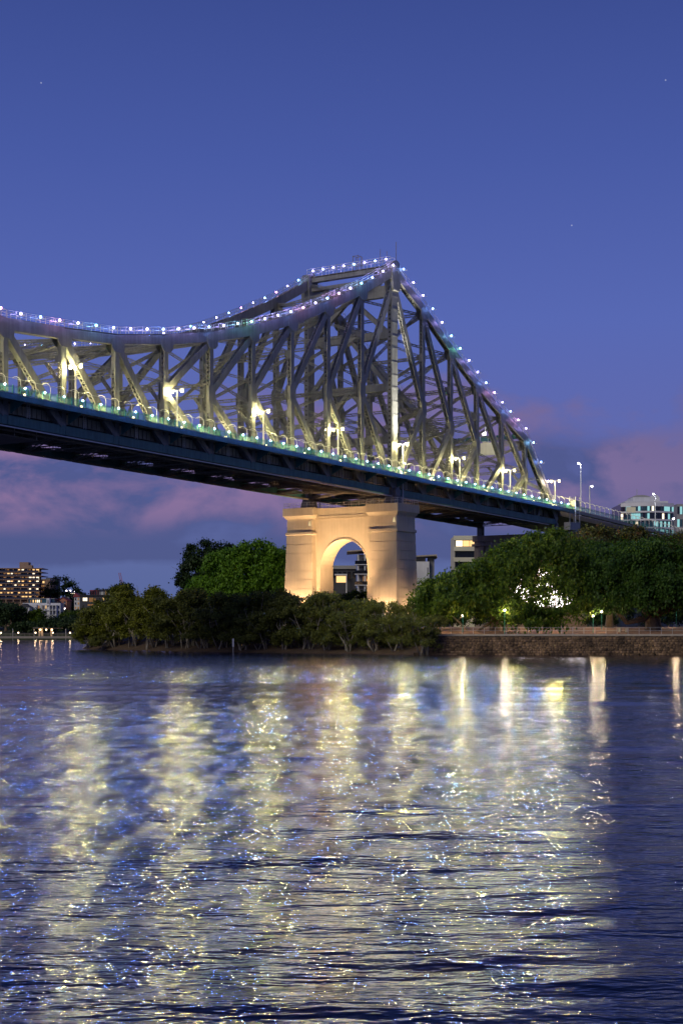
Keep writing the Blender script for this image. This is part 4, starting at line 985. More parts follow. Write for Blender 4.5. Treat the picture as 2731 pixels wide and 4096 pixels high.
for (x, r, row) in spots:
    bright = x < -34
    k = 2 if (bright and rm.random() < .75) else rm.choice((0, 1, 3))
    s = (1.30 if x < -30 else 1.02 if x < -6 else .94)*rm.uniform(.9, 1.08)*(1.06 if row else .94)
    where = ('near the river point' if x < -44 else 'below the bare tree' if x < -36 else 'below the dark evergreen' if x < -26 else 'below the green domed fig' if x < -17 else 'by the white river marker' if x < -12
             else 'before the far pier block' if x < -6 else 'before the pier arch' if x < 3 else 'before the near pier block' if x < 10 else 'beside the seawall end')
    lab = ('yellow-green' if k == 2 else {0: 'olive', 1: 'wide olive', 3: 'low olive'}[k])+' mangrove with pale stems '+where+(', behind the first row' if row else ', at the water')
    put_mangrove(k, x, shore_y(x)+r, .35+row*1.0, s, rm.uniform(0, 6.28), lab)
# the outermost mangrove leans low over the water
put_mangrove(2, -55.0, 327.5, .1, .78, 2.2, 'low yellow-green mangrove leaning out over the water at the river point', .75)
put_mangrove(3, -51.0, 322.0, .1, .70, 1.2, 'low olive mangrove at the tip of the mud bank', .8)

put_mangrove(1, 13.6, 249.0, .1, .78, .6, 'wide olive mangrove standing in the water before the seawall end')
# ------------------------------------------------------------------ seawall, fence, park things
def seawall():
    o = root('seawall', (60, WALLY, 0), 'rough stone seawall with a pale concrete coping below the fig trees', 'seawall'); org = V3((60, WALLY, 0))
    x0, x1 = 14.2, 130.0
    MB(org).hexa([(x0, 249.75, -.6), (x1, 249.75, -.6), (x1, 250.6, -.6), (x0, 250.6, -.6), (x0, 250.15, 3.2), (x1, 250.15, 3.2), (x1, 250.6, 3.2), (x0, 250.6, 3.2)]).build('backing', stone_m, o)
    MB(org).box(x0-.2, x1, 249.95, 250.98, 3.2, 3.5+.02).build('coping', coping_m, o)
    rs = np.random.default_rng(41); V = []; F = []; n = 0
    z = -.1
    while z < 3.15:
        hgt = rs.uniform(.22, .42); x = x0
        while x < x1:
            w = rs.uniform(.3, .85); yb = 249.8+.4*(z/3.3); d = rs.uniform(.03, .22); j = lambda s=.05: rs.uniform(-s, s)
            P = [(x+.02+j(), yb+.2, z+.02), (x+w-.02, yb+.2, z+.02+j()), (x+w-.02, yb+.25, z+hgt-.02+j()), (x+.02, yb+.25, z+hgt-.02)]
            Q = [(x+.07+j(), yb-d+j(.04), z+.06+j()), (x+w-.07+j(), yb-d+j(.04), z+.06+j()), (x+w-.07+j(), yb-d*.8+j(.04), z+hgt-.06+j()), (x+.07+j(), yb-d*.8+j(.04), z+hgt-.06+j())]
            V += P+Q; F += [(n, n+1, n+5, n+4), (n+1, n+2, n+6, n+5), (n+2, n+3, n+7, n+6), (n+3, n, n+4, n+7), (n+4, n+5, n+6, n+7)]; n += 8; x += w
        z += hgt
    me = np_mesh('wall_stones', np.array(V)-np.array(org), np.array(F)); me.materials.append(stone_m)
    s = bpy.data.objects.new('wall_stones', me); C.objects.link(s); s.parent = o; s['kind'] = 'stuff'
    # end of the wall turns back into the bank
    MB(org).box(x0-.6, x0+.02, 249.9, 262, -.5, 3.48).build('return_wall', stone_m, o)
seawall()
fo = root('promenade_fence', (60, 251.1, WALLZ), 'thin grey two-rail fence along the top of the seawall', 'fence')
fp = MB().beam((0, 0, 0), (0, 0, 1.12), .055, .055).mesh('post', galv)
xx = 14.6
while xx < 110: place('post', fp, fo, V3((xx, 251.1, WALLZ))-V3((60, 251.1, WALLZ))); xx += 1.85
for h in (1.1, .6): MB((60, 251.1, WALLZ)).beam((14.6, 251.1, WALLZ+h), (110, 251.1, WALLZ+h), .035, .035).build('rail', galv, fo)
def park_lamp(x, y, h, lab, m=lamp_park, r=.2, watts=1300):
    o = root('park_lamp', (x, y, gz(y)-.03), lab, 'lamp post', 'lamp posts in the park')
    MB().tube([(0, 0, 0), (0, 0, h)], [.07, .05], 8).build('pole', teal_rail, o)
    hd = MB().tube([(0, 0, h-.1), (0, 0, h+.06)], [.07, .11], 10).build('collar', teal_rail, o)
    lamp_light(MB().ball((0, 0, h+.3), r, 8, 6).build('globe', m, o), (0, 0, h+.3), (1, .74, .45), watts, r+.05)
park_lamp(27.6, 254.2, 3.8, 'green park lamp post with a white globe in front of the lit fig')
park_lamp(43.2, 258.0, 2.6, 'park lamp with a bright globe between the two great figs')
park_lamp(46.4, 268.0, 2.9, 'park lamp behind the footpath near the leaning fig trunk')
park_lamp(34.5, 262.5, 5.6, 'added lamp hidden under the fig crown to light its leaves', watts=9000)  # unseen lamp added behind the leaves to make them glow through
park_lamp(61.5, 276.0, 3.0, 'park lamp beside the thick dark fig trunk')
park_lamp(21.0, 260.0, 2.6, 'park lamp glowing under the low edge of the fig', watts=1500)
def picnic(x, y, lab):
    o = root('picnic_table', (x, y, gz(y)-.03), lab, 'table', 'picnic tables under the figs')
    MB().box(-.9, .9, -.4, .4, .70, .77).build('table_top', coping_m, o)
    for s in (1, -1):
        MB().box(-.9, .9, s*.75-.15, s*.75+.15, .42, .47).build('bench', coping_m, o)
        MB().box(s*.6-.05, s*.6+.05, -.8, .8, .0, .70).build('leg', coping_m, o)
picnic(48.6, 259.5, 'concrete picnic table with benches in front of the dark fig'); picnic(60.6, 263, 'concrete picnic table with benches right of the thick fig trunk')
sg = root('information_board', (16.2, 263, gz(263)-.03), 'brown information board under the low fig branches', 'sign')
MB().box(-.1, .1, -.05, .05, 0, 1.0).build('post', timber, sg); MB().box(-.7, .7, -.08, .08, .9, 1.7).build('board', brick_wall, sg)
mk = root('river_marker', (*at(933, 2600, 278).xy, -.4), 'slim white river marker board on a pole before the mangroves', 'sign')
MB().tube([(0, 0, -.5), (0, 0, 3.0)], .06, 6).build('pole', galv, mk); MB().box(-.16, .16, -.05, .03, 1.5, 3.0).build('board', sign_w, mk)

# ------------------------------------------------------------------ buildings
def block(o, org, nm, m, x0, x1, y0, y1, z0, z1): return MB(org).box(x0, x1, y0, y1, z0, z1).build(nm, m, o)
def windows(o, org, x0, x1, y, z0, z1, cols, rows, pick, fx=.72, fz=.66, frame=None, depth=.06):
    """separate windows set in the face at y (facing the camera)"""
    dx = (x1-x0)/cols; dz = (z1-z0)/rows
    for r in range(rows):
        for c in range(cols):
            m = pick(r, c)
            if m is None: continue
            a = x0+dx*(c+.5-fx/2); b = x0+dx*(c+.5+fx/2); e = z0+dz*(r+.5-fz/2); f = z0+dz*(r+.5+fz/2)
            w = MB(org).box(a, b, y-depth, y+.05, e, f).build('window', m, o)
            if frame: MB(org).box(a-.08, b+.08, y-depth-.14, y+.05, e-.14, e-.005).build('sill', frame, w)
# tall balcony block on the far bank
def tower_block():
    Y = 705; p = at(0, 2400, Y); x1 = at(160, 0, Y).x; x0 = x1-30; z0 = 6.0; zt = at(0, 2272, Y).z; org = V3(((x0+x1)/2, Y+7, z0)); rs = random.Random(9)
    o = root('apartment_block', org, 'brown eight-storey apartment block with lit balconies and a rooftop cabin', 'building')
    block(o, org, 'core', tan_wall, x0+.5, x1-2.0, Y+2.2, Y+14, z0, zt-.3)
    n = 8; fh = (zt-at(0, 2395, Y).z)/n
    for k in range(n+1):
        z = zt-k*fh; ext = 1.2 if k < 3 else 0
        block(o, org, 'floor_slab', tan_wall, x0, x1+ext, Y-.1, Y+14.5, z-.28, z)
        if k:
            for j in range(3):
                a = x0+.3+(x1-x0-.6)*j/3; MB(org).box(a, a+(x1-x0-.6)/3-.15, Y, Y+.12, z, z+.75).build('balustrade', glass_d, o)
    cols = 17; dx = (x1-x0-1)/cols
    for c in range(0, cols+1, 2):
        x = x0+.5+dx*c; block(o, org, 'column', tan_wall, x-.22, x+.22, Y+.15, Y+.6, z0, zt-.3)
    for k in range(n):
        for c in range(cols):
            q = rs.random(); right = c > 10
            m = lit_pale if q < (.20 if right else .08) else lit_warm if q < (.42 if right else .20) else lit_dim if q < .5 else glass_d
            x = x0+.5+dx*c; z = zt-(k+1)*fh
            MB(org).box(x+.18, x+dx*rs.uniform(.55, .92), Y+2.05, Y+2.25, z+.1, z+fh-.5).build('window', m, o)
    block(o, org, 'rooftop_cabin', tan_wall, at(72, 0, Y).x, at(108, 0, Y).x, Y+4, Y+10, zt, at(0, 2247, Y).z); block(o, org, 'rooftop_cabin', tan_wall, at(108, 0, Y).x, at(122, 0, Y).x, Y+4, Y+8, zt, zt+1.5)
    for px in (116, 126, 150): MB(org).beam((at(px, 0, Y).x, Y+5, zt), (at(px, 0, Y).x, Y+5, zt+2.3), .12, .12).build('mast', galv, o)
tower_block()
def bld(nm, px0, px1, pyt, pyb, Y, depth, m, label, cat='building', base=None):
    x0, x1 = at(px0, 0, Y).x, at(px1, 0, Y).x; zt = at(0, pyt, Y).z; z0 = at(0, pyb, Y).z if base is None else base
    org = V3(((x0+x1)/2, Y+depth/2, z0)); o = root(nm, org, label, cat); block(o, org, 'wall', m, x0, x1, Y, Y+depth, z0, zt)
    return o, org, x0, x1, z0, zt
rw = random.Random(4)
o, g_, x0, x1, z0, zt = bld('apartment_building', 160, 201, 2318, 2420, 735, 14, tan_wall, 'tan flat-roofed building behind the balcony block')
windows(o, g_, x0, x1, 735, z0, zt, 4, 6, lambda r, c: None if c > 1 else rw.choice((lit_dim, glass_d, lit_warm)))
block(o, g_, 'parapet', grey_wall, x0-.2, x1+.2, 734.8, 749.2, zt, zt+.4)
o, g_, x0, x1, z0, zt = bld('apartment_building', 188, 221, 2315, 2420, 752, 14, dark_wall, 'charcoal flat-roofed building behind the tall gum tree')
windows(o, g_, x0, x1, 752, z0, zt, 3, 6, lambda r, c: glass_d); block(o, g_, 'parapet', dark_wall, x0-.3, x1+.3, 751.7, 766.3, zt, zt+.5)
def gable_house(px0, px1, pye, pyr, pyb, Y, depth, m, label, picks, cols, rows):
    o, g_, x0, x1, z0, zt = bld('terrace_house', px0, px1, pye, pyb, Y, depth, m, label, 'house')
    zr = at(0, pyr, Y).z; xm = (x0+x1)/2
    MB(g_).prism([(x0, Y, zt), (x1, Y, zt), (xm, Y, zr)], (0, depth, 0)).build('gable', m, o)
    r = MB(g_)
    for s, xa in ((1, x0), (-1, x1)): r.hexa([(xa-s*.5, Y-.5, zt-.25), (xm, Y-.5, zr+.08), (xm, Y-.5, zr+.3), (xa-s*.5, Y-.5, zt-.03), (xa-s*.5, Y+depth+.5, zt-.25), (xm, Y+depth+.5, zr+.08), (xm, Y+depth+.5, zr+.3), (xa-s*.5, Y+depth+.5, zt-.03)])
    r.build('roof', red_roof, o); windows(o, g_, x0, x1, Y, z0, zt, cols, rows, picks, .42, .45, white_wall); return o
gable_house(233, 269, 2402, 2391, 2455, 700, 12, brick_wall, 'orange brick house with a red gabled roof and one bright window', lambda r, c: lit_white if (r, c) == (1, 1) else glass_d, 2, 4)
gable_house(35, 98, 2400, 2390, 2450, 712, 12, brick_wall, 'orange house with a wide red roof below the balcony block', lambda r, c: glass_d, 4, 3)
gable_house(-20, 18, 2402, 2391, 2450, 712, 12, brick_wall, 'orange house with a red roof at the edge of the dark trees', lambda r, c: glass_d, 2, 3)
gable_house(150, 232, 2400, 2389, 2440, 716, 10, brick_wall, 'long red roofed house behind the white terrace', lambda r, c: glass_d, 5, 2)
def white_terrace():
    Y = 690; o, g_, x0, x1, z0, zt = bld('white_terrace', 92, 243, 2412, 2482, Y, 10, white_wall, 'white stepped terrace building with a glazed top floor', 'building')
    block(o, g_, 'top_floor', glass_t, at(112, 0, Y).x, at(215, 0, Y).x, Y+2.5, Y+9, zt, at(0, 2395, Y).z)
    block(o, g_, 'roof', grey_wall, at(110, 0, Y).x, at(217, 0, Y).x, Y+2, Y+9.5, at(0, 2395, Y).z, at(0, 2393, Y).z)
    block(o, g_, 'stair_tower', white_wall, at(188, 0, Y).x, at(200, 0, Y).x, Y-.6, Y+4, z0, at(0, 2393, Y).z); block(o, g_, 'window', glass_d, at(193, 0, Y).x, at(196, 0, Y).x, Y-.68, Y-.5, at(0, 2416, Y).z, at(0, 2401, Y).z)
    for px in (118, 128, 138, 145, 152, 160): block(o, g_, 'window', rw.choice((lit_warm, lit_dim, lit_pale)), at(px, 0, Y).x, at(px+4, 0, Y).x, Y+2.4, Y+2.6, zt+.3, at(0, 2399, Y).z)
    block(o, g_, 'step_wall', white_wall, at(92, 0, Y).x, at(150, 0, Y).x, Y-1.5, Y, z0, at(0, 2418, Y).z)
    windows(o, g_, at(150, 0, Y).x, at(243, 0, Y).x, Y, at(0, 2480, Y).z, at(0, 2418, Y).z, 7, 3, lambda r, c: rw.choice((glass_d, glass_d, glass_d, lit_warm, lit_dim)), .5, .6, white_wall)
    for px in (170, 182, 200, 212, 226): block(o, g_, 'pier', white_wall, at(px, 0, Y).x, at(px+2.5, 0, Y).x, Y-1.4, Y-.2, z0, at(0, 2420, Y).z)
    for py in (2420, 2440, 2460): block(o, g_, 'balcony', white_wall, at(168, 0, Y).x, at(230, 0, Y).x, Y-1.5, Y, at(0, py+2, Y).z, at(0, py, Y).z)
white_terrace()
o, g_, x0, x1, z0, zt = bld('white_house', 77, 119, 2428, 2484, 682, 9, white_wall, 'small white two-storey house with shuttered windows below the terrace', 'house')
windows(o, g_, x0, x1, 682, z0+1, zt, 2, 2, lambda r, c: glass_d, .34, .5, white_wall); MB(g_).prism([(x0-.5, 681.5, zt), (x1+.5, 681.5, zt), ((x0+x1)/2, 681.5, zt+1.6)], (0, 10, 0)).build('roof', dark_wall, o)
def dark_houses():
    Y = 690; o, g_, x0, x1, z0, zt = bld('modern_house', 320, 425, 2382, 2475, Y, 12, dark_wall, 'charcoal modern house with one bright square window', 'house')
    for px, py, w, h, m in ((333, 2391, 17, 13, lit_pale), (358, 2391, 16, 16, lit_dim), (393, 2411, 16, 16, lit_pale), (394, 2432, 16, 12, lit_warm), (376, 2394, 8, 8, lit_dim), (352, 2417, 24, 6, lit_dim), (352, 2457, 20, 6, lit_warm), (412, 2390, 5, 14, lit_warm), (414, 2416, 5, 10, lit_pale)):
        a = at(px, py, Y); b = at(px+w, py+h, Y); w_ = block(o, g_, 'window', m, a.x, b.x, Y-.1, Y+.1, b.z, a.z); block(o, g_, 'mullion', dark_wall, (a.x+b.x)/2-.08, (a.x+b.x)/2+.08, Y-.16, Y-.1, b.z, a.z).parent = w_
    block(o, g_, 'roof_deck', dark_wall, x0-.6, x1+.6, Y-.8, Y+12.5, zt, zt+.3)
    o, g_, x0, x1, z0, zt = bld('glass_pavilion', 398, 452, 2362, 2384, 735, 8, glass_t, 'pale glazed pavilion on the ridge behind the charcoal house', 'building')
    windows(o, g_, x0, x1, 735, z0, zt, 7, 1, lambda r, c: (grey_wall, white_wall, grey_wall, lit_dim)[c % 4], .8, .85); block(o, g_, 'roof', dark_wall, x0-1, x1+1, 734, 744, zt, zt+.5)
    o, g_, x0, x1, z0, zt = bld('terrace_house', 360, 396, 2360, 2384, 742, 8, red_roof, 'dark red flat house left of the glazed pavilion', 'house')
    windows(o, g_, x0, x1, 742, z0, zt, 4, 1, lambda r, c: glass_d)
    o, g_, x0, x1, z0, zt = bld('terrace_house', 298, 320, 2388, 2440, 700, 9, white_wall, 'narrow white house left of the charcoal house', 'house')
    windows(o, g_, x0, x1, 700, z0, zt, 2, 3, lambda r, c: rw.choice((glass_d, lit_dim)), .5, .5, white_wall); MB(g_).prism([(x0-.6, 699.5, zt), (x1+.6, 699.5, zt), (x0+.5, 699.5, zt+2)], (0, 10, 0)).build('roof', red_roof, o)
    o, g_, x0, x1, z0, zt = bld('roof_terrace', 262, 318, 2372, 2392, 745, 8, grey_wall, 'low flat roofed building with a row of white lamps on the ridge', 'building')
    for px in (268, 282, 300): place('roof_lamp', bulb('roof_lamp', lit_white, .5), o, at(px, 2364, 744.5)-g_); 
    block(o, g_, 'light_strip', lit_pale, at(284, 0, 745).x, at(318, 0, 745).x, 744.8, 745, zt-.5, zt-.15)
dark_houses()
# buildings behind the piers
def arch_building():
    Y = 440; o, g_, x0, x1, z0, zt = bld('modern_apartments', 1330, 1425, 2276, 2345, Y, 14, dark_wall, 'dark flat modern apartments with a lit ground floor seen through the arch', base=WALLZ)
    block(o, g_, 'roof_slab', grey_wall, x0-.8, x1, Y-.8, Y+14, zt, zt+1.0); block(o, g_, 'window', lit_warm, at(1345, 0, Y).x, at(1384, 0, Y).x, Y-.1, Y+.1, at(0, 2330, Y).z, at(0, 2304, Y).z)
    block(o, g_, 'awning', white_wall, at(1338, 0, Y).x, at(1388, 0, Y).x, Y-2.5, Y, at(0, 2302, Y).z, at(0, 2297, Y).z); block(o, g_, 'column', white_wall, at(1383, 0, Y).x, at(1387, 0, Y).x, Y-2.4, Y-2, z0, at(0, 2300, Y).z)
    windows(o, g_, x0, x1, Y, zt-3.2, zt-.3, 5, 1, lambda r, c: glass_d)
    Y = 430; o, g_, x0, x1, z0, zt = bld('modern_apartments', 1429, 1530, 2218, 2350, Y, 14, grey_wall, 'grey apartments with balconies and a thin overhanging roof beside the arch', base=WALLZ)
    MB(g_).prism([(x0-3.0, Y-3, zt+.6), (x1+1, Y-3, zt+1.4), (x1+1, Y-3, zt+1.9), (x0-3.0, Y-3, zt+.9)], (0, 17, 0)).build('roof', coping_m, o)
    for py in (2258, 2296, 2340): block(o, g_, 'floor_slab', white_wall, x0-.8, x1, Y-2.2, Y, at(0, py+3, Y).z, at(0, py, Y).z); block(o, g_, 'balustrade', glass_d, x0-.7, x1, Y-2.2, Y-2.1, at(0, py, Y).z, at(0, py-14, Y).z)
    for px in (1429, 1456): block(o, g_, 'column', white_wall, at(px, 0, Y).x, at(px+5, 0, Y).x, Y-1.8, Y-1.3, z0, zt)
    for r_, py in enumerate((2232, 2268, 2306)): block(o, g_, 'window', (glass_d, glass_d, lit_dim)[r_], x0+1.6, x1-1, Y-.1, Y+.05, at(0, py+26, Y).z, at(0, py, Y).z)
    Y = 445; o, g_, x0, x1, z0, zt = bld('modern_apartments', 1640, 1716, 2246, 2340, Y, 12, white_wall, 'pale boxy apartments with a thin angled roof right of the pier', base=WALLZ)
    block(o, g_, 'stair_tower', grey_wall, x1, at(1738, 0, Y).x, Y+2, Y+10, z0, at(0, 2228, Y).z); block(o, g_, 'upper_floor', grey_wall, x0, x1-1, Y+2, Y+10, zt, at(0, 2226, Y).z)
    block(o, g_, 'window', glass_d, at(1708, 0, Y).x, at(1711, 0, Y).x, Y-.1, Y+.1, at(0, 2302, Y).z, at(0, 2270, Y).z)
    MB(g_).prism([(x0, Y-1, at(0, 2224, Y).z), (at(1745, 0, Y).x, Y-1, at(0, 2218, Y).z), (at(1748, 0, Y).x, Y-1, at(0, 2232, Y).z), (at(1742, 0, Y).x, Y-1, at(0, 2224, Y).z), (x0, Y-1, at(0, 2229, Y).z)], (0, 12, 0)).build('roof', coping_m, o)
    Y = 452; o, g_, x0, x1, z0, zt = bld('banded_apartments', 1817, 1960, 2143, 2340, Y, 16, cream_wall, 'cream banded apartment building with long dark window strips beside the end pier', base=WALLZ)
    for k, (py, m) in enumerate(((2161, lit_dim), (2204, glass_d), (2247, glass_d), (2290, glass_d))):
        a, b = at(0, py, Y).z, at(0, py+26, Y).z
        block(o, g_, 'recess', glass_d, x0+.1, x1, Y-.03, Y+.1, b, a)
        for c in range(5):
            xa = x0+.4+c*2.1; q = (lit_pale, lit_warm, lit_warm, lit_dim, glass_d)[c] if k == 0 else glass_d
            block(o, g_, 'window', q, xa, xa+1.95, Y-.1, Y-.031, b+.1, a-.1)
    for py in (2143, 2187, 2230, 2273): block(o, g_, 'band', cream_wall, x0-.35, x1, Y-.5, Y, at(0, py+17, Y).z, at(0, py, Y).z)
arch_building()
def office():
    Y = 640; org = V3((at(2592, 0, Y).x, Y+14, WALLZ)); o = root('round_topped_office', org, 'white office tower with lit teal windows and a barrel roof', 'building'); rs = random.Random(2)
    x0, x1 = at(2490, 0, Y).x, at(2703, 0, Y).x; cxm = (x0+x1)/2; n = 14
    def arcpt(f, r=0): # gently bowed front
        return (x0+(x1-x0)*f, Y+5-5*math.sin(math.pi*f)-r)
    levels = [2014, 2046, 2078, 2110, 2142, 2174]
    zt = at(0, 2012, Y).z
    poly = [(*arcpt(k/n), WALLZ) for k in range(n+1)]+[(x1, Y+26, WALLZ), (x0, Y+26, WALLZ)]
    MB(org).prism([(x, y+.6, z) for x, y, z in poly], (0, 0, zt-WALLZ)).build('wall', glass_d, o)
    for py in [2016]+[2046+32*k for k in range(8)]:
        z = at(0, py, Y).z; h = .8 if py > 2020 else 1.8
        b = MB(org)
        for k in range(n):
            (ax, ay), (bx, by) = arcpt(k/n, .5), arcpt((k+1)/n, .5); b.hexa([(ax, ay, z-h*.5), (bx, by, z-h*.5), (bx, by+1.2, z-h*.5), (ax, ay+1.2, z-h*.5), (ax, ay, z+h*.35), (bx, by, z+h*.35), (bx, by+1.2, z+h*.35), (ax, ay+1.2, z+h*.35)])
        b.build('band', white_wall, o)
    nc = 24
    for r_ in range(6):
        for c in range(nc):
            f0, f1 = (c+.08)/nc, (c+.92)/nc; (ax, ay), (bx, by) = arcpt(f0, .1), arcpt(f1, .1); z1 = at(0, 2021+32*r_, Y).z; z0 = at(0, 2042.5+32*r_, Y).z
            q = rs.random(); m = lit_cool if q < .34 else lit_pale if q < .40 else glass_t if q < .75 else glass_d
            MB(org).hexa([(ax, ay, z0), (bx, by, z0), (bx, by+.6, z0), (ax, ay+.6, z0), (ax, ay, z1), (bx, by, z1), (bx, by+.6, z1), (ax, ay+.6, z1)]).build('window', m, o)
    block(o, org, 'upper_storey', white_wall, at(2508, 0, Y).x, at(2680, 0, Y).x, Y+5, Y+22, zt, at(0, 2000, Y).z)
    block(o, org, 'upper_storey', white_wall, at(2540, 0, Y).x, at(2648, 0, Y).x, Y+6, Y+20, at(0, 2000, Y).z, at(0, 1984, Y).z)
    xa, xb = at(2612, 0, Y).x, at(2648, 0, Y).x; zz = at(0, 1990, Y).z; cx_ = (xa+xb)/2; r = (xb-xa)/2
    MB(org).prism([(cx_+r*math.cos(math.pi*k/12), Y+6.5, zz+r*.95*math.sin(math.pi*k/12)) for k in range(13)], (0, 12, 0)).build('barrel_roof', white_wall, o)
    xa, xb = at(2540, 0, Y).x, at(2612, 0, Y).x; cx_ = (xa+xb)/2; r = (xb-xa)/2; zz = at(0, 1984, Y).z
    MB(org).prism([(cx_+r*math.cos(math.pi*k/12), Y+7, zz+r*.28*math.sin(math.pi*k/12)) for k in range(13)], (0, 11, 0)).build('barrel_roof', grey_wall, o)
    MB(org).beam((at(2560, 0, Y).x, Y+8, zz), (at(2560, 0, Y).x, Y+8, at(0, 1950, Y).z), .25, .25).build('mast', galv, o)
    Y2 = 700; o, g_, a, b, z0, z1 = bld('office_block', 2706, 2790, 2016, 2300, Y2, 16, grey_wall, 'grey office block with teal lit windows behind the round-topped office', base=WALLZ)
    windows(o, g_, a, b, Y2, z0+6, z1, 8, 9, lambda r, c: rs.choice((lit_cool, glass_t, glass_d, glass_t)), .84, .6, white_wall)
office()
# lit hall made up as the unseen source of the glow behind the fig
def lit_hall():
    Y = 296; o, g_, x0, x1, z0, zt = bld('assumed_hall', 1975, 2345, 2262, 2530, Y, 9, tan_wall, 'brightly lit assumed hall giving the glow through the fig leaves', base=WALLZ)
    windows(o, g_, x0+.3, x1-.3, Y, z0+5.0, zt-.4, 9, 3, lambda r, c: lit_white, .88, .86, white_wall)
    block(o, g_, 'roof', dark_wall, x0-1, x1+1, Y-1.5, Y+10, zt, zt+.4)
lit_hall()

# ------------------------------------------------------------------ far bank: jetty, shelter, trees, crane
def jetty():
    Y = 640; x0, x1 = -260, at(345, 0, Y).x; org = V3((-120, Y, 0)); o = root('river_boardwalk', org, 'long concrete river boardwalk with a lit handrail on the far bank', 'boardwalk')
    zt = at(0, 2545, Y).z+.0; zt = CAMZ-(2545-HY)/FPX*Y
    MB(org).box(x0, x1, Y, Y+5, zt-.9, zt).build('deck', timber, o)
    pm = MB().tube([(0, 0, -1.5), (0, 0, zt-.9)], .4, 8).mesh('pile', timber); lm = bulb('lamp', glow('boardwalk_lamp_glow', (1, .72, .42), 10.0, False), .28); rp_ = MB().beam((0, 0, 0), (0, 0, 1.2), .09, .09).mesh('rail_post', timber)
    x = x0+2
    while x < x1: place('pile', pm, o, V3((x, Y+1, 0))-org); x += 8
    x = x0+1
    while x < x1: place('rail_post', rp_, o, V3((x, Y+.15, zt))-org); x += 2
    for h in (1.2, .6): MB(org).box(x0, x1, Y+.1, Y+.2, zt+h-.06, zt+h+.06).build('rail', timber, o)
    x = x0+3
    while x < x1: lamp_light(place('lamp', lm, o, V3((x, Y+4.2, zt+1.5))-org), (0, 0, 0), (1, .68, .36), 320, .33); x += 7.4
    org = V3((at(190, 0, Y).x, Y+3, zt)); s = root('river_shelter', org, 'lit open river shelter with a thin flat roof on the boardwalk', 'shelter')
    a, b = at(135, 0, Y).x, at(243, 0, Y).x; zr = at(0, 2514, Y).z
    MB(org).hexa([(a, Y, zr), (b, Y, zr), (b, Y+5, zr), (a, Y+5, zr), (a-.3, Y-.3, zr+.45), (b+.3, Y-.3, zr+.2), (b+.3, Y+5.3, zr+.2), (a-.3, Y+5.3, zr+.45)]).build('roof', coping_m, s)
    for px in (155, 165, 203): MB(org).box(at(px, 0, Y).x-.35, at(px, 0, Y).x+.35, Y+2, Y+2.7, zt, zr).build('column', coping_m, s)
    for px in (160, 184, 207): place('ceiling_lamp', bulb('ceiling_lamp', glow('shelter_lamp_glow', (1, .62, .32), 8.0, False), .35), s, V3((at(px, 0, Y).x, Y+1.2, zr-.5))-org); lamp_light(s, V3((at(px, 0, Y).x, Y+1.2, zr-.5))-org, (1, .62, .32), 260, .42)
    for px in (51, 136, 263):
        q = V3((at(px, 0, Y).x, Y+.8, zt)); p_ = root('mooring_post', q, 'thin steel mooring post standing at the boardwalk edge', 'post', 'mooring posts along the boardwalk'); MB().tube([(0, 0, -2), (0, 0, 3.0)], .14, 6).build('shaft', galv, p_); MB().ball((0, 0, 3.0), .2, 6, 4).build('cap', galv, p_)
jetty()
def far_tree(px, pyt, w, Y, lm, lab, seed, base=3.0, n=2600, name='far_tree', shape=0):
    b = V3((at(px, 0, Y).x, Y, base)); H = at(0, pyt, Y).z-base
    if shape == 0: lob = [((-w*.2, 0, H*.55), (w*.36, w*.3, H*.32)), ((w*.18, 0, H*.66), (w*.36, w*.3, H*.34)), ((0, -w*.1, H*.38), (w*.46, w*.3, H*.30))]
    elif shape == 1: lob = [((-w*.3, 0, H*.62), (w*.22, w*.2, H*.16)), ((0, 0, H*.84), (w*.26, w*.2, H*.17)), ((w*.28, 0, H*.72), (w*.24, w*.2, H*.15)), ((w*.1, 0, H*.5), (w*.3, w*.2, H*.16)), ((-w*.1, 0, H*.36), (w*.34, w*.2, H*.14))]
    else: lob = [((0, 0, H*.78), (w*.5, w*.4, H*.22)), ((0, 0, H*.72), (w*.42, w*.4, H*.2))]
    return tree(name, b, lob, n, .75, lm, lab, None, H*.4, w*.03+.1, 1.0, .1, .1, seed, inner=.3, aspect=1.5)
ft = [(25, 2412, 15, 668, leaf_dark, 0), (55, 2420, 9, 672, leaf_dark, 0), (-15, 2405, 14, 676, leaf_dark, 0), (152, 2440, 6, 674, leaf_fig, 0), (130, 2452, 6, 676, leaf_man2, 0), (205, 2478, 8, 672, leaf_dark, 0), (95, 2494, 9, 668, leaf_dark, 0),
      (170, 2492, 12, 668, leaf_dark, 0), (240, 2476, 10, 670, leaf_dark, 0), (285, 2440, 9, 680, leaf_fig, 0), (300, 2462, 12, 672, leaf_dark, 0), (345, 2470, 13, 672, leaf_dark, 0), (395, 2475, 12, 675, leaf_man2, 0), (440, 2400, 12, 690, leaf_dark, 0), (470, 2440, 16, 676, leaf_dark, 0),
      (540, 2400, 18, 690, leaf_dark, 0), (600, 2410, 18, 690, leaf_dark, 0), (680, 2415, 20, 690, leaf_dark, 0), (760, 2410, 20, 690, leaf_dark, 0), (270, 2405, 10, 715, leaf_dark, 0), (330, 2378, 10, 760, leaf_dark, 0)]
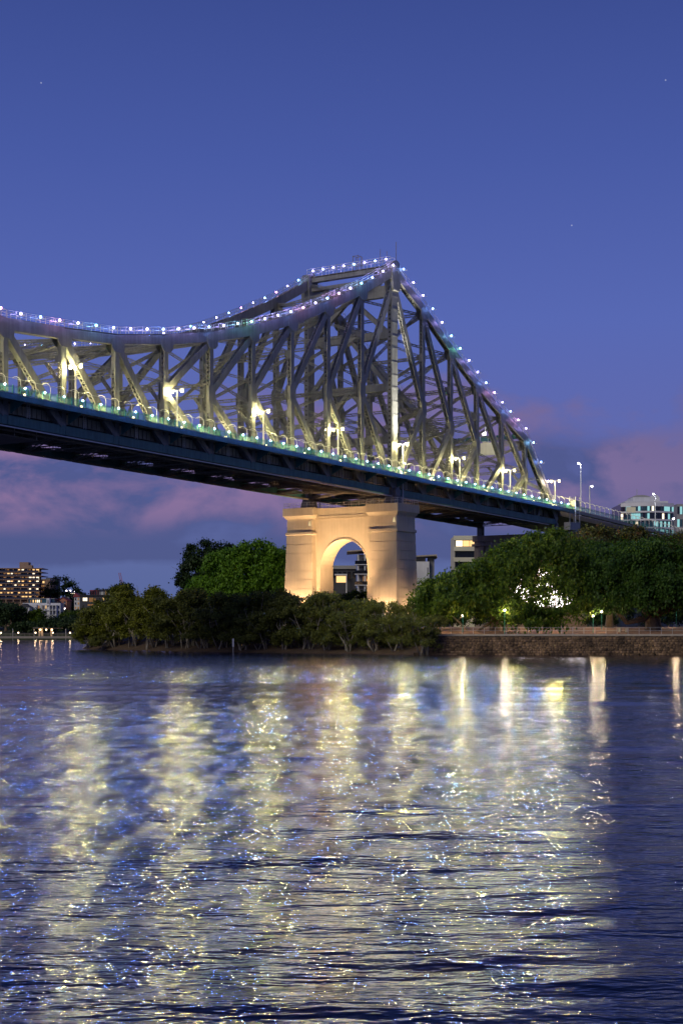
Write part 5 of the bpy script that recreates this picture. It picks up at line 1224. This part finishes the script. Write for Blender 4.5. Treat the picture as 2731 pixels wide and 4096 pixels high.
FARLAB = ['large dark tree on the far bank below the orange house', 'dark tree beside the small white house on the far bank', 'dark tree below the red-roofed house at the edge of the far bank', 'green tree before the white terrace', 'yellow-green shrubby tree right of the small white house',
          'dark tree before the lower balconies of the white terrace', 'low dark tree below the small white house', 'low dark tree behind the lit river shelter', 'dark tree below the orange brick gabled house', 'green tree between the orange house and the narrow white house', 'dark tree below the narrow white house',
          'dark tree below the charcoal modern house', 'yellow-green tree below the lit rooms of the charcoal house', 'dark tree right of the charcoal house', 'broad dark tree below the ball-crowned pine'] + ['broad dark tree on the far bank behind the mangroves']*4 + ['dark tree behind the orange brick house', 'dark tree on the ridge left of the dark red house']
for i, (px, pyt, w, Y, lm, sh) in enumerate(ft):
    o = far_tree(px, pyt, w, Y, lm, FARLAB[i], 200+i, base=4.0 if Y < 690 else 8)
    o['group'] = 'trees on the far bank'
far_tree(240, 2312, 17, 720, leaf_dark, 'tall gum tree with an open crown right of the tan building', 251, 9, 3000, 'gum_tree', 1)
far_tree(295, 2350, 9, 735, leaf_dark, 'smaller gum tree with a flat crown behind the white lamps', 252, 10, 1500, 'gum_tree', 1)
far_tree(490, 2331, 11, 730, leaf_dark, 'dark ball-crowned pine under the red crane', 253, 10, 3600, 'round_pine', 2)
for i, (px, pyt) in enumerate(((391, 2352), (418, 2353), (442, 2353))):
    Y = 742; b = V3((at(px, 0, Y).x, Y, 12)); H = at(0, pyt, Y).z-12; o = root('palm_tree', b, 'slim palm standing beside the glazed pavilion', 'tree', 'palms beside the glazed pavilion')
    MB().tube([(0, 0, -3), (.1, 0, H*.5), (0, 0, H-1)], [.25, .2, .16], 6).build('trunk', bark, o); rs = np.random.default_rng(300+i); m = MB()
    for k in range(16):
        a = rs.uniform(0, 6.28); e = rs.uniform(-.2, 1.0); d = V3((math.cos(a), math.sin(a), 0)); p0, p1, p2 = V3((0, 0, H-1)), d*1.0+V3((0, 0, H-.9+e)), d*1.9+V3((0, 0, H-1.4+e*.8))
        m.beam(p0, p1, .3, .04); m.beam(p1, p2, .22, .04)
    m.build('crown', leaf_dark, o)
cr = at(484, 2335, 760); co = root('tower_crane', (cr.x, cr.y, 12), 'red tower crane jib rising behind the ball-crowned pine', 'crane')
m = MB((cr.x, cr.y, 12)); p0 = V3((cr.x+.5, cr.y, 12)); p1 = V3((cr.x+.5, cr.y, cr.z)); t1 = at(479, 2291, 760)
for s in (-.6, .6): m.beam(p0+V3((s, 0, 0)), p1+V3((s, 0, 0)), .2, .2); 
m.build('mast', crane_r, co); m = MB((cr.x, cr.y, 12)); n = 9
for s in (-.5, .5): m.beam(p1+V3((s, 0, 0)), t1+V3((s, 0, 0)), .18, .18)
for k in range(n): a = p1.lerp(t1, k/n); b = p1.lerp(t1, (k+1)/n); m.beam(a+V3((-.5, 0, 0)), b+V3((.5, 0, 0)), .12, .12)
m.build('jib', crane_r, co)
# bare tree behind the mangroves
Y = 420; b = V3((at(572, 0, Y).x, Y, 2)); o = root('bare_tree', b, 'leafless twiggy tree rising behind the mangroves', 'tree'); rs = np.random.default_rng(77); m = MB(); H = at(0, 2342, Y).z-2
m.tube([(0, 0, -1), (0, 0, H*.5)], [.2, .13], 6)
for k in range(12):
    e = V3((rs.uniform(-2.3, 2.3), rs.uniform(-1, 1), H*rs.uniform(.75, 1.0))); s0 = V3((0, 0, H*rs.uniform(.35, .5))); mm = s0.lerp(e, .5)+V3((0, 0, .4)); m.tube([s0, mm, e], [.08, .06, .03], 4)
    for q in range(3): ee = e+V3((rs.uniform(-1, 1), 0, rs.uniform(-.2, 1))); m.tube([mm, mm.lerp(ee, .6), ee], [.05, .035, .02], 4)
m.build('branches', bark_p, o)
